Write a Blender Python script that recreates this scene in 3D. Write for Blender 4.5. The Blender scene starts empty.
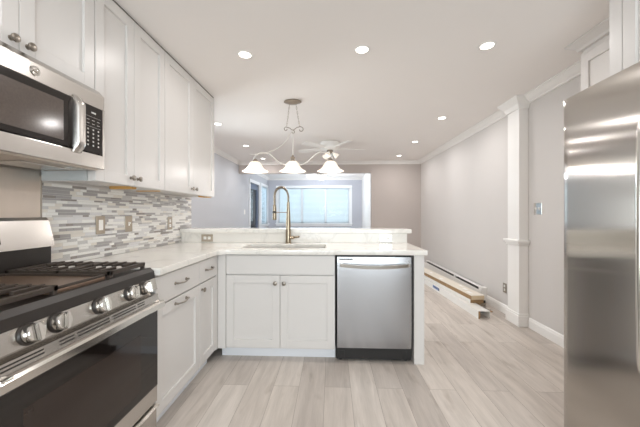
import bpy, bmesh, math, random
from mathutils import Vector, Matrix
PI = math.pi
SC = bpy.context.scene
COL = SC.collection

# ------------------------------------------------------------------ camera
F_PX = 295.0
YAW = math.atan(12 / 295)
cam_d = bpy.data.cameras.new('camera')
cam_d.sensor_fit = 'HORIZONTAL'
cam_d.sensor_width = 36.0
cam_d.lens = F_PX * 36.0 / 640.0
cam_d.clip_start = 0.02
cam = bpy.data.objects.new('camera', cam_d)
COL.objects.link(cam)
cam.location = (0, 0, 1.2)
cam.rotation_euler = (PI / 2, 0, YAW)
SC.camera = cam

# ------------------------------------------------------------------ world and colour
SC.view_settings.view_transform = 'Standard'
SC.view_settings.look = 'None'
SC.view_settings.gamma = 1.0
SC.view_settings.use_curve_mapping = False
SC.view_settings.exposure = 0.12
world = bpy.data.worlds.new('sky')
SC.world = world
world.use_nodes = True
bg = world.node_tree.nodes['Background']
bg.inputs[0].default_value = (0.90, 0.955, 1.0, 1)
bg.inputs[1].default_value = 1.15
SC.cycles.use_denoising = True
SC.cycles.max_bounces = 12
SC.cycles.diffuse_bounces = 8
SC.cycles.glossy_bounces = 5
SC.cycles.sample_clamp_indirect = 6.0
SC.cycles.blur_glossy = 0.5

CEIL = 2.43
LAMP_W = 3.6
LAMP_C = (1.0, 0.965, 0.945)

def area(name, loc, size, power, color, direction, size_y=None, shape=None, spread=PI):
    d = bpy.data.lights.new(name, 'AREA')
    d.energy = power
    d.color = color
    d.size = size
    if size_y:
        d.shape = 'RECTANGLE'
        d.size_y = size_y
    if shape:
        d.shape = shape
    d.spread = spread
    o = bpy.data.objects.new(name, d)
    COL.objects.link(o)
    o.location = loc
    o.rotation_euler = Vector(direction).to_track_quat('-Z', 'Y').to_euler()
    return o

# daylight at the sunroom windows, then two added fills at invented windows (all stand outside the glass)
area('daylight_sunroom', (-0.62, 10.6, 1.5), 2.5, 40, (0.84, 0.92, 1.0), (0, -1, -0.08), 1.3)
area('daylight_sunroom_side', (-2.5, 9.73, 1.5), 1.0, 14, (0.74, 0.87, 1.0), (1, 0, 0), 1.3)
area('added_fill_living', (-2.6, 3.9, 1.5), 1.1, 45, (0.95, 0.97, 1.0), (1, 0.25, 0.1), 1.3)  # added fill, shines in by an invented living-room window out of view
area('added_fill_back', (0.35, -2.35, 1.35), 2.6, 118, (0.92, 0.955, 1.0), (0, 1, 0.05), 1.9)  # added fill, shines in by an invented window behind the camera

# ------------------------------------------------------------------ materials
def srgb(c):
    return tuple(((v / 255) / 12.92 if v / 255 <= 0.04045 else ((v / 255 + 0.055) / 1.055) ** 2.4) for v in c) + (1,)

def mat(name, rgb, rough=0.5, metal=0.0, spec=0.5, noise=0.0, nscale=30.0, bump=0.0, coat=0.0, emit=None, estr=0.0,
        trans=0.0, aniso=0.0, arot=0.0, stretch=(1, 1, 1), alpha=1.0, rvar=0.0):
    m = bpy.data.materials.new(name)
    m.use_nodes = True
    nt = m.node_tree
    b = nt.nodes['Principled BSDF']
    col = srgb(rgb)
    b.inputs['Base Color'].default_value = col
    b.inputs['Roughness'].default_value = rough
    b.inputs['Metallic'].default_value = metal
    b.inputs['Specular IOR Level'].default_value = spec
    b.inputs['Coat Weight'].default_value = coat
    b.inputs['Coat Roughness'].default_value = 0.05
    b.inputs['Transmission Weight'].default_value = trans
    b.inputs['Alpha'].default_value = alpha
    if emit:
        b.inputs['Emission Color'].default_value = srgb(emit)
        b.inputs['Emission Strength'].default_value = estr
    if aniso:
        b.inputs['Anisotropic'].default_value = aniso
        b.inputs['Anisotropic Rotation'].default_value = arot
        t = nt.nodes.new('ShaderNodeTangent')
        t.direction_type = 'RADIAL'
        t.axis = 'Z'
        nt.links.new(t.outputs[0], b.inputs['Tangent'])
    if noise or bump or rvar:
        tc = nt.nodes.new('ShaderNodeTexCoord')
        mp = nt.nodes.new('ShaderNodeMapping')
        mp.inputs['Scale'].default_value = stretch
        nz = nt.nodes.new('ShaderNodeTexNoise')
        nz.inputs['Scale'].default_value = nscale
        nz.inputs['Detail'].default_value = 4
        nt.links.new(tc.outputs['Object'], mp.inputs[0])
        nt.links.new(mp.outputs[0], nz.inputs['Vector'])
        if noise:
            mx = nt.nodes.new('ShaderNodeMix')
            mx.data_type = 'RGBA'
            lo = tuple(c * (1 - noise) for c in col[:3]) + (1,)
            hi = tuple(min(1, c * (1 + noise)) for c in col[:3]) + (1,)
            mx.inputs[6].default_value = lo
            mx.inputs[7].default_value = hi
            nt.links.new(nz.outputs[0], mx.inputs[0])
            nt.links.new(mx.outputs[2], b.inputs['Base Color'])
        if rvar:
            mr = nt.nodes.new('ShaderNodeMapRange')
            mr.inputs[3].default_value = max(0.02, rough - rvar)
            mr.inputs[4].default_value = rough + rvar
            nt.links.new(nz.outputs[0], mr.inputs[0])
            nt.links.new(mr.outputs[0], b.inputs['Roughness'])
        if bump:
            bp = nt.nodes.new('ShaderNodeBump')
            bp.inputs['Strength'].default_value = bump
            bp.inputs['Distance'].default_value = 0.002
            nt.links.new(nz.outputs[0], bp.inputs['Height'])
            nt.links.new(bp.outputs[0], b.inputs['Normal'])
    return m

M = {}
M['wall'] = mat('greige_wall_paint', (207, 203, 200), 0.75, noise=0.015, nscale=3, bump=0.15)
M['wall_far'] = mat('taupe_wall_paint', (186, 177, 172), 0.75, noise=0.015, nscale=3, bump=0.15)
M['wall_daylit'] = mat('daylight_tinted_wall', (194, 196, 201), 0.75, noise=0.015, nscale=3, bump=0.15)  # bluish cast of daylight put into the wall colour
M['ceiling'] = mat('ceiling_paint', (238, 234, 231), 0.85, noise=0.01, nscale=3, bump=0.1)
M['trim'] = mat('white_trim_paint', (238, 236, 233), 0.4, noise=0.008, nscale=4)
M['cab'] = mat('white_cabinet_paint', (214, 211, 208), 0.34, noise=0.008, nscale=4)
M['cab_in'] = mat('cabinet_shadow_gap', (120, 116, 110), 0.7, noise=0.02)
M['film'] = mat('blue_grey_primer_panel', (182, 186, 186), 0.45, noise=0.03, nscale=8)
M['maple'] = mat('raw_maple', (206, 160, 92), 0.55, noise=0.12, nscale=14, stretch=(1, 6, 6))
M['toe'] = mat('toe_kick_laminate', (232, 235, 240), 0.45, noise=0.015, nscale=5)
M['steel'] = mat('brushed_steel', (196, 192, 187), 0.24, 1.0, noise=0.03, nscale=40, stretch=(1, 1, 14), rvar=0.03)
M['steel_fridge'] = mat('fridge_brushed_steel', (184, 179, 173), 0.16, 1.0, noise=0.02, nscale=60, stretch=(12, 12, 0.4), aniso=1.0, arot=0.0)
M['steel_dw'] = mat('dishwasher_brushed_steel', (158, 157, 158), 0.22, 1.0, noise=0.02, nscale=60, stretch=(0.4, 1, 12), aniso=0.8, arot=0.25, rvar=0.03)
M['steel_bright'] = mat('polished_steel', (222, 219, 214), 0.14, 1.0, noise=0.01)
M['steel_dull'] = mat('splash_sheet_steel', (206, 196, 186), 0.36, 1.0, noise=0.05, nscale=6, stretch=(1, 3, 1))
M['nickel'] = mat('brushed_nickel', (156, 149, 140), 0.3, 1.0, noise=0.03)
M['nickel_dark'] = mat('champagne_nickel_faucet', (158, 145, 126), 0.26, 1.0, noise=0.03)
M['taupe_plate'] = mat('taupe_metal_cover_plate', (176, 164, 148), 0.35, 0.6, noise=0.03)
M['dev'] = mat('white_device_plastic', (240, 238, 234), 0.35, noise=0.01)
M['black'] = mat('black_enamel', (40, 34, 30), 0.42, noise=0.05)
M['black_matte'] = mat('black_plastic', (30, 28, 27), 0.55, noise=0.05)
M['iron'] = mat('cast_iron', (70, 61, 54), 0.5, 0.2, noise=0.15, nscale=60, bump=0.4)
M['griddle'] = mat('seasoned_griddle', (128, 106, 90), 0.35, 0.5, noise=0.12, nscale=10)
M['glass_dark'] = mat('dark_appliance_glass', (26, 20, 17), 0.06, spec=0.6, noise=0.04, nscale=4)
M['window_mesh'] = mat('microwave_window_screen', (84, 74, 68), 0.12, spec=0.8, noise=0.25, nscale=120)
M['oven_screen'] = mat('oven_door_screen', (46, 36, 31), 0.10, spec=0.5, noise=0.06, nscale=40)
M['marks'] = mat('keypad_marks', (190, 190, 186), 0.5, noise=0.01)
M['porcelain'] = mat('grout', (214, 211, 206), 0.8, noise=0.03)
M['chand'] = mat('champagne_metal', (160, 150, 138), 0.32, 0.75, noise=0.04)
M['chand_white'] = mat('antique_cream_metal', (214, 210, 204), 0.35, 0.3, noise=0.04)
M['shade'] = mat('alabaster_glass', (248, 240, 230), 0.35, noise=0.06, nscale=9, emit=(255, 240, 225), estr=0.32)
M['bulb'] = mat('lamp_diffuser', (255, 252, 245), 0.4, noise=0.001, emit=(255, 250, 242), estr=6.0)
M['fan_white'] = mat('fan_white', (236, 234, 230), 0.4, noise=0.01)
M['card'] = mat('cardboard', (202, 182, 152), 0.8, noise=0.06, nscale=12)
M['whitewood'] = mat('whitewashed_board', (228, 221, 208), 0.6, noise=0.07, nscale=7, stretch=(4, 1, 1))
M['boardedge'] = mat('raw_board_edge', (158, 128, 92), 0.7, noise=0.15, nscale=18)
M['enamel'] = mat('white_enamel_sheet', (234, 232, 228), 0.4, noise=0.02, nscale=6)
M['blue_label'] = mat('blue_label', (120, 142, 184), 0.5, noise=0.02)
M['ink'] = mat('dark_ink', (40, 46, 70), 0.6, noise=0.02)
M['slot'] = mat('dark_slot', (70, 66, 62), 0.7, noise=0.02)
M['blind'] = mat('white_blind_slat', (228, 236, 240), 0.5, noise=0.01, emit=(205, 228, 240), estr=0.0, trans=0.0)
M['wframe'] = mat('white_window_frame', (236, 238, 240), 0.4, noise=0.01)
M['door_blue'] = mat('slate_blue_door_paint', (84, 98, 120), 0.4, noise=0.04)
M['sunwall'] = mat('sunroom_wall_paint', (188, 190, 198), 0.75, noise=0.015, nscale=3)
M['rubber'] = mat('rubber', (34, 34, 34), 0.7, noise=0.02)

def glass_mat(name, rgb, alpha):
    m = bpy.data.materials.new(name)
    m.use_nodes = True
    nt = m.node_tree
    nt.nodes.clear()
    out = nt.nodes.new('ShaderNodeOutputMaterial')
    tr = nt.nodes.new('ShaderNodeBsdfTransparent')
    tr.inputs[0].default_value = srgb(rgb)
    gl = nt.nodes.new('ShaderNodeBsdfGlossy')
    gl.inputs['Roughness'].default_value = 0.02
    fr = nt.nodes.new('ShaderNodeFresnel')
    fr.inputs[0].default_value = 1.45
    mx = nt.nodes.new('ShaderNodeMixShader')
    nt.links.new(fr.outputs[0], mx.inputs[0])
    nt.links.new(tr.outputs[0], mx.inputs[1])
    nt.links.new(gl.outputs[0], mx.inputs[2])
    nt.links.new(mx.outputs[0], out.inputs[0])
    return m
M['glass'] = glass_mat('window_glass', (246, 249, 249), 1)

def blind_mat():
    m = bpy.data.materials.new('translucent_blind')
    m.use_nodes = True
    nt = m.node_tree
    nt.nodes.clear()
    out = nt.nodes.new('ShaderNodeOutputMaterial')
    d = nt.nodes.new('ShaderNodeBsdfDiffuse')
    d.inputs[0].default_value = srgb((225, 232, 236))
    t = nt.nodes.new('ShaderNodeBsdfTranslucent')
    t.inputs[0].default_value = srgb((226, 236, 240))
    mx = nt.nodes.new('ShaderNodeMixShader')
    mx.inputs[0].default_value = 0.5
    nt.links.new(d.outputs[0], mx.inputs[1])
    nt.links.new(t.outputs[0], mx.inputs[2])
    nt.links.new(mx.outputs[0], out.inputs[0])
    return m
M['blind'] = blind_mat()

def floor_mat():
    m = bpy.data.materials.new('pale_oak_plank')
    m.use_nodes = True
    nt = m.node_tree
    N, L = nt.nodes, nt.links
    b = N['Principled BSDF']
    tc = N.new('ShaderNodeTexCoord')
    mp = N.new('ShaderNodeMapping')
    mp.inputs['Rotation'].default_value = (0, 0, PI / 2)
    mp.inputs['Location'].default_value = (0.37, 0.05, 0)
    L.new(tc.outputs['Object'], mp.inputs[0])
    br = N.new('ShaderNodeTexBrick')
    br.offset = 0.37
    br.offset_frequency = 2
    br.squash = 1.0
    br.inputs['Color1'].default_value = (0, 0, 0, 1)
    br.inputs['Color2'].default_value = (1, 1, 1, 1)
    br.inputs['Mortar'].default_value = (0.5, 0.5, 0.5, 1)
    br.inputs['Scale'].default_value = 1.0
    br.inputs['Mortar Size'].default_value = 0.0011
    br.inputs['Mortar Smooth'].default_value = 0.3
    br.inputs['Brick Width'].default_value = 1.22
    br.inputs['Row Height'].default_value = 0.178
    L.new(mp.outputs[0], br.inputs['Vector'])
    # stretched grain, shifted per plank
    sep = N.new('ShaderNodeSeparateColor')
    L.new(br.outputs['Color'], sep.inputs[0])
    cmb = N.new('ShaderNodeCombineXYZ')
    mul = N.new('ShaderNodeMath'); mul.operation = 'MULTIPLY'; mul.inputs[1].default_value = 37.0
    L.new(sep.outputs[0], mul.inputs[0]); L.new(mul.outputs[0], cmb.inputs[0]); L.new(mul.outputs[0], cmb.inputs[1])
    add = N.new('ShaderNodeVectorMath'); add.operation = 'ADD'
    L.new(mp.outputs[0], add.inputs[0]); L.new(cmb.outputs[0], add.inputs[1])
    mp2 = N.new('ShaderNodeMapping'); mp2.inputs['Scale'].default_value = (1.1, 9, 1)
    L.new(add.outputs[0], mp2.inputs[0])
    n1 = N.new('ShaderNodeTexNoise'); n1.inputs['Scale'].default_value = 2.2; n1.inputs['Detail'].default_value = 6
    n1.inputs['Distortion'].default_value = 0.6
    L.new(mp2.outputs[0], n1.inputs['Vector'])
    mp3 = N.new('ShaderNodeMapping'); mp3.inputs['Scale'].default_value = (3, 60, 1)
    L.new(add.outputs[0], mp3.inputs[0])
    n2 = N.new('ShaderNodeTexNoise'); n2.inputs['Scale'].default_value = 3; n2.inputs['Detail'].default_value = 5
    L.new(mp3.outputs[0], n2.inputs['Vector'])
    # blotchy knots
    mp4 = N.new('ShaderNodeMapping'); mp4.inputs['Scale'].default_value = (1.6, 4.5, 1)
    L.new(add.outputs[0], mp4.inputs[0])
    n3 = N.new('ShaderNodeTexNoise'); n3.inputs['Scale'].default_value = 2.0; n3.inputs['Detail'].default_value = 3
    L.new(mp4.outputs[0], n3.inputs['Vector'])
    kr = N.new('ShaderNodeValToRGB')
    kr.color_ramp.elements[0].position = 0.60; kr.color_ramp.elements[0].color = (1, 1, 1, 1)
    kr.color_ramp.elements[1].position = 0.76; kr.color_ramp.elements[1].color = (0.74, 0.71, 0.68, 1)
    L.new(n3.outputs[0], kr.inputs[0])
    plank = N.new('ShaderNodeValToRGB')
    e = plank.color_ramp.elements
    e[0].position = 0.0; e[0].color = srgb((186, 178, 171))
    e[1].position = 1.0; e[1].color = srgb((212, 205, 198))
    k = e.new(0.3); k.color = srgb((200, 192, 185))
    k = e.new(0.65); k.color = srgb((206, 198, 190))
    L.new(sep.outputs[0], plank.inputs[0])
    g = N.new('ShaderNodeValToRGB')
    g.color_ramp.elements[0].position = 0.3; g.color_ramp.elements[0].color = (0.84, 0.825, 0.81, 1)
    g.color_ramp.elements[1].position = 0.68; g.color_ramp.elements[1].color = (1.06, 1.05, 1.04, 1)
    L.new(n1.outputs[0], g.inputs[0])
    g2 = N.new('ShaderNodeValToRGB')
    g2.color_ramp.elements[0].position = 0.3; g2.color_ramp.elements[0].color = (0.93, 0.925, 0.92, 1)
    g2.color_ramp.elements[1].position = 0.7; g2.color_ramp.elements[1].color = (1.03, 1.03, 1.03, 1)
    L.new(n2.outputs[0], g2.inputs[0])
    cur = plank.outputs[0]
    for node in (g, g2, kr):
        mx = N.new('ShaderNodeMix'); mx.data_type = 'RGBA'; mx.blend_type = 'MULTIPLY'; mx.inputs[0].default_value = 1
        L.new(cur, mx.inputs[6]); L.new(node.outputs[0], mx.inputs[7])
        cur = mx.outputs[2]
    mx = N.new('ShaderNodeMix'); mx.data_type = 'RGBA'; mx.blend_type = 'MIX'
    mx.inputs[7].default_value = srgb((128, 118, 106))
    L.new(br.outputs['Fac'], mx.inputs[0]); L.new(cur, mx.inputs[6])
    L.new(mx.outputs[2], b.inputs['Base Color'])
    b.inputs['Roughness'].default_value = 0.42
    bp = N.new('ShaderNodeBump'); bp.inputs['Strength'].default_value = 0.15; bp.inputs['Distance'].default_value = 0.002
    L.new(n2.outputs[0], bp.inputs['Height']); L.new(bp.outputs[0], b.inputs['Normal'])
    return m
M['floor'] = floor_mat()

def quartz_mat():
    m = bpy.data.materials.new('white_quartz')
    m.use_nodes = True
    nt = m.node_tree
    N, L = nt.nodes, nt.links
    b = N['Principled BSDF']
    tc = N.new('ShaderNodeTexCoord')
    n1 = N.new('ShaderNodeTexNoise'); n1.inputs['Scale'].default_value = 1.7; n1.inputs['Detail'].default_value = 8
    n1.inputs['Distortion'].default_value = 1.4; n1.inputs['Roughness'].default_value = 0.55
    L.new(tc.outputs['Object'], n1.inputs['Vector'])
    s = N.new('ShaderNodeMath'); s.operation = 'SUBTRACT'; s.inputs[1].default_value = 0.5
    a = N.new('ShaderNodeMath'); a.operation = 'ABSOLUTE'
    L.new(n1.outputs[0], s.inputs[0]); L.new(s.outputs[0], a.inputs[0])
    r = N.new('ShaderNodeValToRGB')
    r.color_ramp.elements[0].position = 0.0; r.color_ramp.elements[0].color = srgb((219, 216, 210))
    r.color_ramp.elements[1].position = 0.035; r.color_ramp.elements[1].color = srgb((232, 229, 223))
    k = r.color_ramp.elements.new(0.012); k.color = srgb((226, 223, 217))
    L.new(a.outputs[0], r.inputs[0])
    L.new(r.outputs[0], b.inputs['Base Color'])
    b.inputs['Roughness'].default_value = 0.12
    b.inputs['Specular IOR Level'].default_value = 0.5
    return m
M['quartz'] = quartz_mat()
TILES = [mat('tile_white_glass', (238, 237, 233), 0.10, noise=0.02), mat('tile_cream_stone', (222, 217, 208), 0.3, noise=0.05, nscale=40),
         mat('tile_light_grey', (205, 203, 201), 0.18, noise=0.04, nscale=30), mat('tile_mid_grey', (168, 165, 164), 0.3, noise=0.06, nscale=40),
         mat('tile_taupe_grey', (150, 143, 138), 0.35, noise=0.06, nscale=40), mat('tile_pale_blue_glass', (222, 221, 221), 0.08, noise=0.02)]

# ------------------------------------------------------------------ mesh helpers
class MB:
    """collects shapes given in world coordinates"""
    def __init__(self):
        self.bm = bmesh.new()
        self.mi = 0
    def _tag(self, faces, smooth=False):
        for f in faces:
            f.material_index = self.mi
            f.smooth = smooth
    def box(self, x0, x1, y0, y1, z0, z1, bev=0.0, seg=2):
        b = bmesh.new()
        r = bmesh.ops.create_cube(b, size=1.0)
        for v in b.verts:
            v.co = Vector(((x0 + x1) / 2 + v.co.x * abs(x1 - x0), (y0 + y1) / 2 + v.co.y * abs(y1 - y0), (z0 + z1) / 2 + v.co.z * abs(z1 - z0)))
        if bev > 0:
            bev = min(bev, 0.45 * min(abs(x1 - x0), abs(y1 - y0), abs(z1 - z0)))
            bmesh.ops.bevel(b, geom=b.edges[:], offset=bev, segments=seg, affect='EDGES', profile=0.5)
        self.merge(b)
        return self
    def merge(self, b, matrix=None, smooth=False):
        if matrix is not None:
            bmesh.ops.transform(b, matrix=matrix, verts=b.verts)
        mp = {}
        for v in b.verts:
            mp[v] = self.bm.verts.new(v.co)
        for f in b.faces:
            try:
                nf = self.bm.faces.new([mp[v] for v in f.verts])
                nf.material_index = self.mi
                nf.smooth = smooth or f.smooth
            except ValueError:
                pass
        b.free()
    def cyl(self, p0, p1, r0, r1=None, seg=24, smooth=True):
        p0, p1 = Vector(p0), Vector(p1)
        r1 = r0 if r1 is None else r1
        d = p1 - p0
        q = d.to_track_quat('Z', 'Y')
        rings = []
        for p, r in ((p0, r0), (p1, r1)):
            rings.append([self.bm.verts.new(p + q @ Vector((math.cos(2 * PI * i / seg) * r, math.sin(2 * PI * i / seg) * r, 0))) for i in range(seg)])
        for i in range(seg):
            f = self.bm.faces.new((rings[0][i], rings[0][(i + 1) % seg], rings[1][(i + 1) % seg], rings[1][i]))
            f.smooth = smooth; f.material_index = self.mi
        for ring, rev in ((rings[0], True), (rings[1], False)):
            f = self.bm.faces.new(ring[::-1] if rev else ring)
            f.material_index = self.mi
        return self
    def lathe(self, prof, origin, axis=(0, 0, 1), seg=32, sx=1.0, sy=1.0, wave=None):
        """prof = [(radius, height)], spun about axis"""
        q = Vector(axis).to_track_quat('Z', 'Y')
        o = Vector(origin)
        rings = []
        for k, (r, h) in enumerate(prof):
            if r < 1e-5:
                rings.append([self.bm.verts.new(o + q @ Vector((0, 0, h)))])
            else:
                ring = []
                for i in range(seg):
                    a = 2 * PI * i / seg
                    rr = r * (1 + (wave(k, a) if wave else 0))
                    ring.append(self.bm.verts.new(o + q @ Vector((math.cos(a) * rr * sx, math.sin(a) * rr * sy, h))))
                rings.append(ring)
        for a, b in zip(rings[:-1], rings[1:]):
            for i in range(seg):
                j = (i + 1) % seg
                if len(a) == 1 and len(b) == 1:
                    continue
                if len(a) == 1:
                    vs = (a[0], b[j], b[i])
                elif len(b) == 1:
                    vs = (a[i], a[j], b[0])
                else:
                    vs = (a[i], a[j], b[j], b[i])
                f = self.bm.faces.new(vs)
                f.smooth = True; f.material_index = self.mi
        return self
    def tube(self, pts, r, seg=10, cap=True):
        pts = [Vector(p) for p in pts]
        n = len(pts)
        rs = r if isinstance(r, (list, tuple)) else [r] * n
        tang = []
        for i in range(n):
            t = pts[min(i + 1, n - 1)] - pts[max(i - 1, 0)]
            tang.append(t.normalized())
        up = Vector((0, 0, 1)) if abs(tang[0].z) < 0.9 else Vector((1, 0, 0))
        nrm = (up - tang[0] * up.dot(tang[0])).normalized()
        rings = []
        for i in range(n):
            nrm = (nrm - tang[i] * nrm.dot(tang[i])).normalized()
            bn = tang[i].cross(nrm)
            rings.append([self.bm.verts.new(pts[i] + (nrm * math.cos(2 * PI * k / seg) + bn * math.sin(2 * PI * k / seg)) * rs[i]) for k in range(seg)])
        for a, b in zip(rings[:-1], rings[1:]):
            for k in range(seg):
                f = self.bm.faces.new((a[k], a[(k + 1) % seg], b[(k + 1) % seg], b[k]))
                f.smooth = True; f.material_index = self.mi
        if cap:
            f = self.bm.faces.new(rings[0][::-1]); f.material_index = self.mi
            f = self.bm.faces.new(rings[-1]); f.material_index = self.mi
        return self
    def prism(self, prof, a, b, axis='y', smooth=False):
        """profile polygon [(u,v)] extruded from a to b along axis. y: (x,z); x: (y,z); z: (x,y)"""
        def P(u, v, t):
            return {'y': (u, t, v), 'x': (t, u, v), 'z': (u, v, t)}[axis]
        A = [self.bm.verts.new(P(u, v, a)) for u, v in prof]
        B = [self.bm.verts.new(P(u, v, b)) for u, v in prof]
        n = len(prof)
        for i in range(n):
            f = self.bm.faces.new((A[i], A[(i + 1) % n], B[(i + 1) % n], B[i]))
            f.material_index = self.mi; f.smooth = smooth
        for ring in (A[::-1], B):
            f = self.bm.faces.new(ring); f.material_index = self.mi
        return self
    def sheet(self, prof, a, b, axis='y', th=0.0):
        return self.prism(prof, a, b, axis)
    def build(self, name, m, parent=None, origin=None, matrix=None):
        if matrix is not None:
            bmesh.ops.transform(self.bm, matrix=matrix, verts=self.bm.verts)
        org = Vector(origin) if origin is not None else (parent['_org_v'] if False else ORG.get(parent.name, Vector((0, 0, 0))) if parent else None)
        if org is None:
            lo = [min(v.co[i] for v in self.bm.verts) for i in range(3)]
            hi = [max(v.co[i] for v in self.bm.verts) for i in range(3)]
            org = Vector(((lo[0] + hi[0]) / 2, (lo[1] + hi[1]) / 2, lo[2]))
        bmesh.ops.translate(self.bm, vec=-org, verts=self.bm.verts)
        bmesh.ops.recalc_face_normals(self.bm, faces=self.bm.faces)
        me = bpy.data.meshes.new(name)
        self.bm.to_mesh(me)
        self.bm.free()
        keep = [p.use_smooth for p in me.polygons]
        me.set_sharp_from_angle(angle=math.radians(42))
        me.polygons.foreach_set('use_smooth', keep)
        for x in (m if isinstance(m, (list, tuple)) else [m]):
            me.materials.append(x)
        o = bpy.data.objects.new(name, me)
        COL.objects.link(o)
        if parent:
            o.parent = parent
        else:
            o.location = org
        ORG[o.name] = org
        return o
ORG = {}

def tag(o, label=None, cat=None, group=None, kind=None):
    if label: o['label'] = label
    if cat: o['category'] = cat
    if group: o['group'] = group
    if kind: o['kind'] = kind
    return o
def thing(name, loc, label, cat, group=None):
    o = bpy.data.objects.new(name, None)
    o.empty_display_size = 0.1
    COL.objects.link(o)
    o.location = loc
    ORG[o.name] = Vector(loc)
    return tag(o, label, cat, group)
def struct(name, mb, m, parent=None):
    o = mb.build(name, m, parent, origin=(0, 0, 0) if parent is None else None)
    if parent is None:
        o['kind'] = 'structure'
    return o
def bx(*a, **k):
    return MB().box(*a, **k)
def part(name, mb, m, parent, label=None):
    o = mb.build(name, m, parent)
    if label: o['label'] = label
    return o
def copy_tree(o, parent=None):
    c = o.copy(); COL.objects.link(c)
    if parent: c.parent = parent
    ORG[c.name] = ORG.get(o.name, Vector())
    for ch in list(o.children):
        copy_tree(ch, c)
    return c
def smooth_path(pts, n=8):
    pts = [Vector(p) for p in pts]
    out = []
    P = [pts[0] * 2 - pts[1]] + pts + [pts[-1] * 2 - pts[-2]]
    for i in range(1, len(P) - 2):
        for k in range(n):
            t = k / n
            a, b, c, d = P[i - 1], P[i], P[i + 1], P[i + 2]
            out.append(0.5 * ((2 * b) + (c - a) * t + (2 * a - 5 * b + 4 * c - d) * t * t + (3 * b - a - 3 * c + d) * t ** 3))
    out.append(pts[-1])
    return out
def text_mb(body, size, depth=0.001):
    cu = bpy.data.curves.new('txt', 'FONT')
    cu.body = body; cu.size = size; cu.extrude = depth; cu.align_x = 'CENTER'; cu.align_y = 'CENTER'
    o = bpy.data.objects.new('txt', cu)
    COL.objects.link(o)
    dg = bpy.context.evaluated_depsgraph_get()
    me = bpy.data.meshes.new_from_object(o.evaluated_get(dg))
    b = bmesh.new(); b.from_mesh(me)
    bpy.data.objects.remove(o); bpy.data.curves.remove(cu); bpy.data.meshes.remove(me)
    return b
def slab_with_holes(loops, z0, z1, bev=0.003):
    """filled 2D curve outline with holes, given thickness z0..z1 -> bmesh"""
    cu = bpy.data.curves.new('slab', 'CURVE')
    cu.dimensions = '2D'; cu.fill_mode = 'BOTH'
    cu.extrude = (z1 - z0) / 2 - bev
    cu.bevel_depth = bev; cu.bevel_resolution = 2
    cu.offset = -bev
    for lp in loops:
        sp = cu.splines.new('POLY')
        sp.points.add(len(lp) - 1)
        for i, (x, y) in enumerate(lp):
            sp.points[i].co = (x, y, 0, 1)
        sp.use_cyclic_u = True
    o = bpy.data.objects.new('slab', cu)
    COL.objects.link(o)
    dg = bpy.context.evaluated_depsgraph_get()
    me = bpy.data.meshes.new_from_object(o.evaluated_get(dg))
    b = bmesh.new(); b.from_mesh(me)
    bmesh.ops.translate(b, vec=(0, 0, (z0 + z1) / 2), verts=b.verts)
    bpy.data.objects.remove(o); bpy.data.curves.remove(cu); bpy.data.meshes.remove(me)
    return b
def arc(cx, cy, r, a0, a1, n=8):
    return [(cx + r * math.cos(math.radians(a0 + (a1 - a0) * i / n)), cy + r * math.sin(math.radians(a0 + (a1 - a0) * i / n))) for i in range(n + 1)]

# ------------------------------------------------------------------ the setting
WL, WR, WLL = -1.54, 2.08, -2.24      # kitchen left wall, right wall, living-room left wall
YK, YF, YS, YB = 3.16, 7.0, 10.2, -1.9
T = 0.12
struct('floor', bx(-2.5, 2.3, YB - 0.2, YS + 0.2, -0.06, 0), M['floor'])
struct('ceiling', bx(-2.5, 2.3, YB - 0.2, YS + 0.2, CEIL, CEIL + 0.06), M['ceiling'])
struct('wall_left', bx(WL - T, WL, YB, YK, 0, CEIL), M['wall'])
struct('wall_return', bx(WLL, WL - T, YK - T, YK, 0, CEIL), M['wall'])
# living room / sunroom left wall with door and window openings
b = MB()
DY0, DY1, DZ = 7.97, 8.98, 2.06
WY0, WY1, WZ0, WZ1 = 9.24, 10.12, 0.85, 2.08
LW = (3.4, 4.4, 0.85, 2.1)  # opening added on the hidden stretch of wall to admit fill light
for y0, y1, z0, z1 in ((YK - T, LW[0], 0, CEIL), (LW[0], LW[1], 0, LW[2]), (LW[0], LW[1], LW[3], CEIL), (LW[1], DY0, 0, CEIL), (DY0, DY1, DZ, CEIL), (DY1, WY0, 0, CEIL), (WY0, WY1, 0, WZ0), (WY0, WY1, WZ1, CEIL), (WY1, YS + T, 0, CEIL)):
    b.box(WLL - T, WLL, y0, y1, z0, z1)
struct('wall_left_living', b, M['wall_daylit'])
struct('wall_right', bx(WR, WR + T, YB, YF + T, 0, CEIL), M['wall'])
# far wall with the wide opening to the sunroom
OX, OZ = 0.922, 2.16
b = MB()
b.box(OX, WR, YF, YF + T, 0, CEIL)
b.box(WLL, OX, YF, YF + T, OZ, CEIL)
struct('wall_far', b, M['wall_far'])
# sunroom
SX = 1.03
struct('wall_right_sunroom', bx(SX, SX + T, YF + T, YS + T, 0, CEIL), M['trim'])  # white colour stands in for daylight falling on this wall
b = MB()
BW = (-1.86, 0.60, 0.86, 2.08)
b.box(WLL, BW[0], YS, YS + T, 0, CEIL)
b.box(BW[1], SX, YS, YS + T, 0, CEIL)
b.box(BW[0], BW[1], YS, YS + T, 0, BW[2])
b.box(BW[0], BW[1], YS, YS + T, BW[3], CEIL)
struct('wall_far_sunroom', b, M['sunwall'])
# wall behind the camera with a wide window added to let in fill light
b = MB()
KW = (-0.95, 1.65, 0.45, 2.25)
b.box(WL, KW[0], YB - T, YB, 0, CEIL)
b.box(KW[1], WR, YB - T, YB, 0, CEIL)
b.box(KW[0], KW[1], YB - T, YB, 0, KW[2])
b.box(KW[0], KW[1], YB - T, YB, KW[3], CEIL)
struct('wall_back', b, M['wall'])

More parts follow.
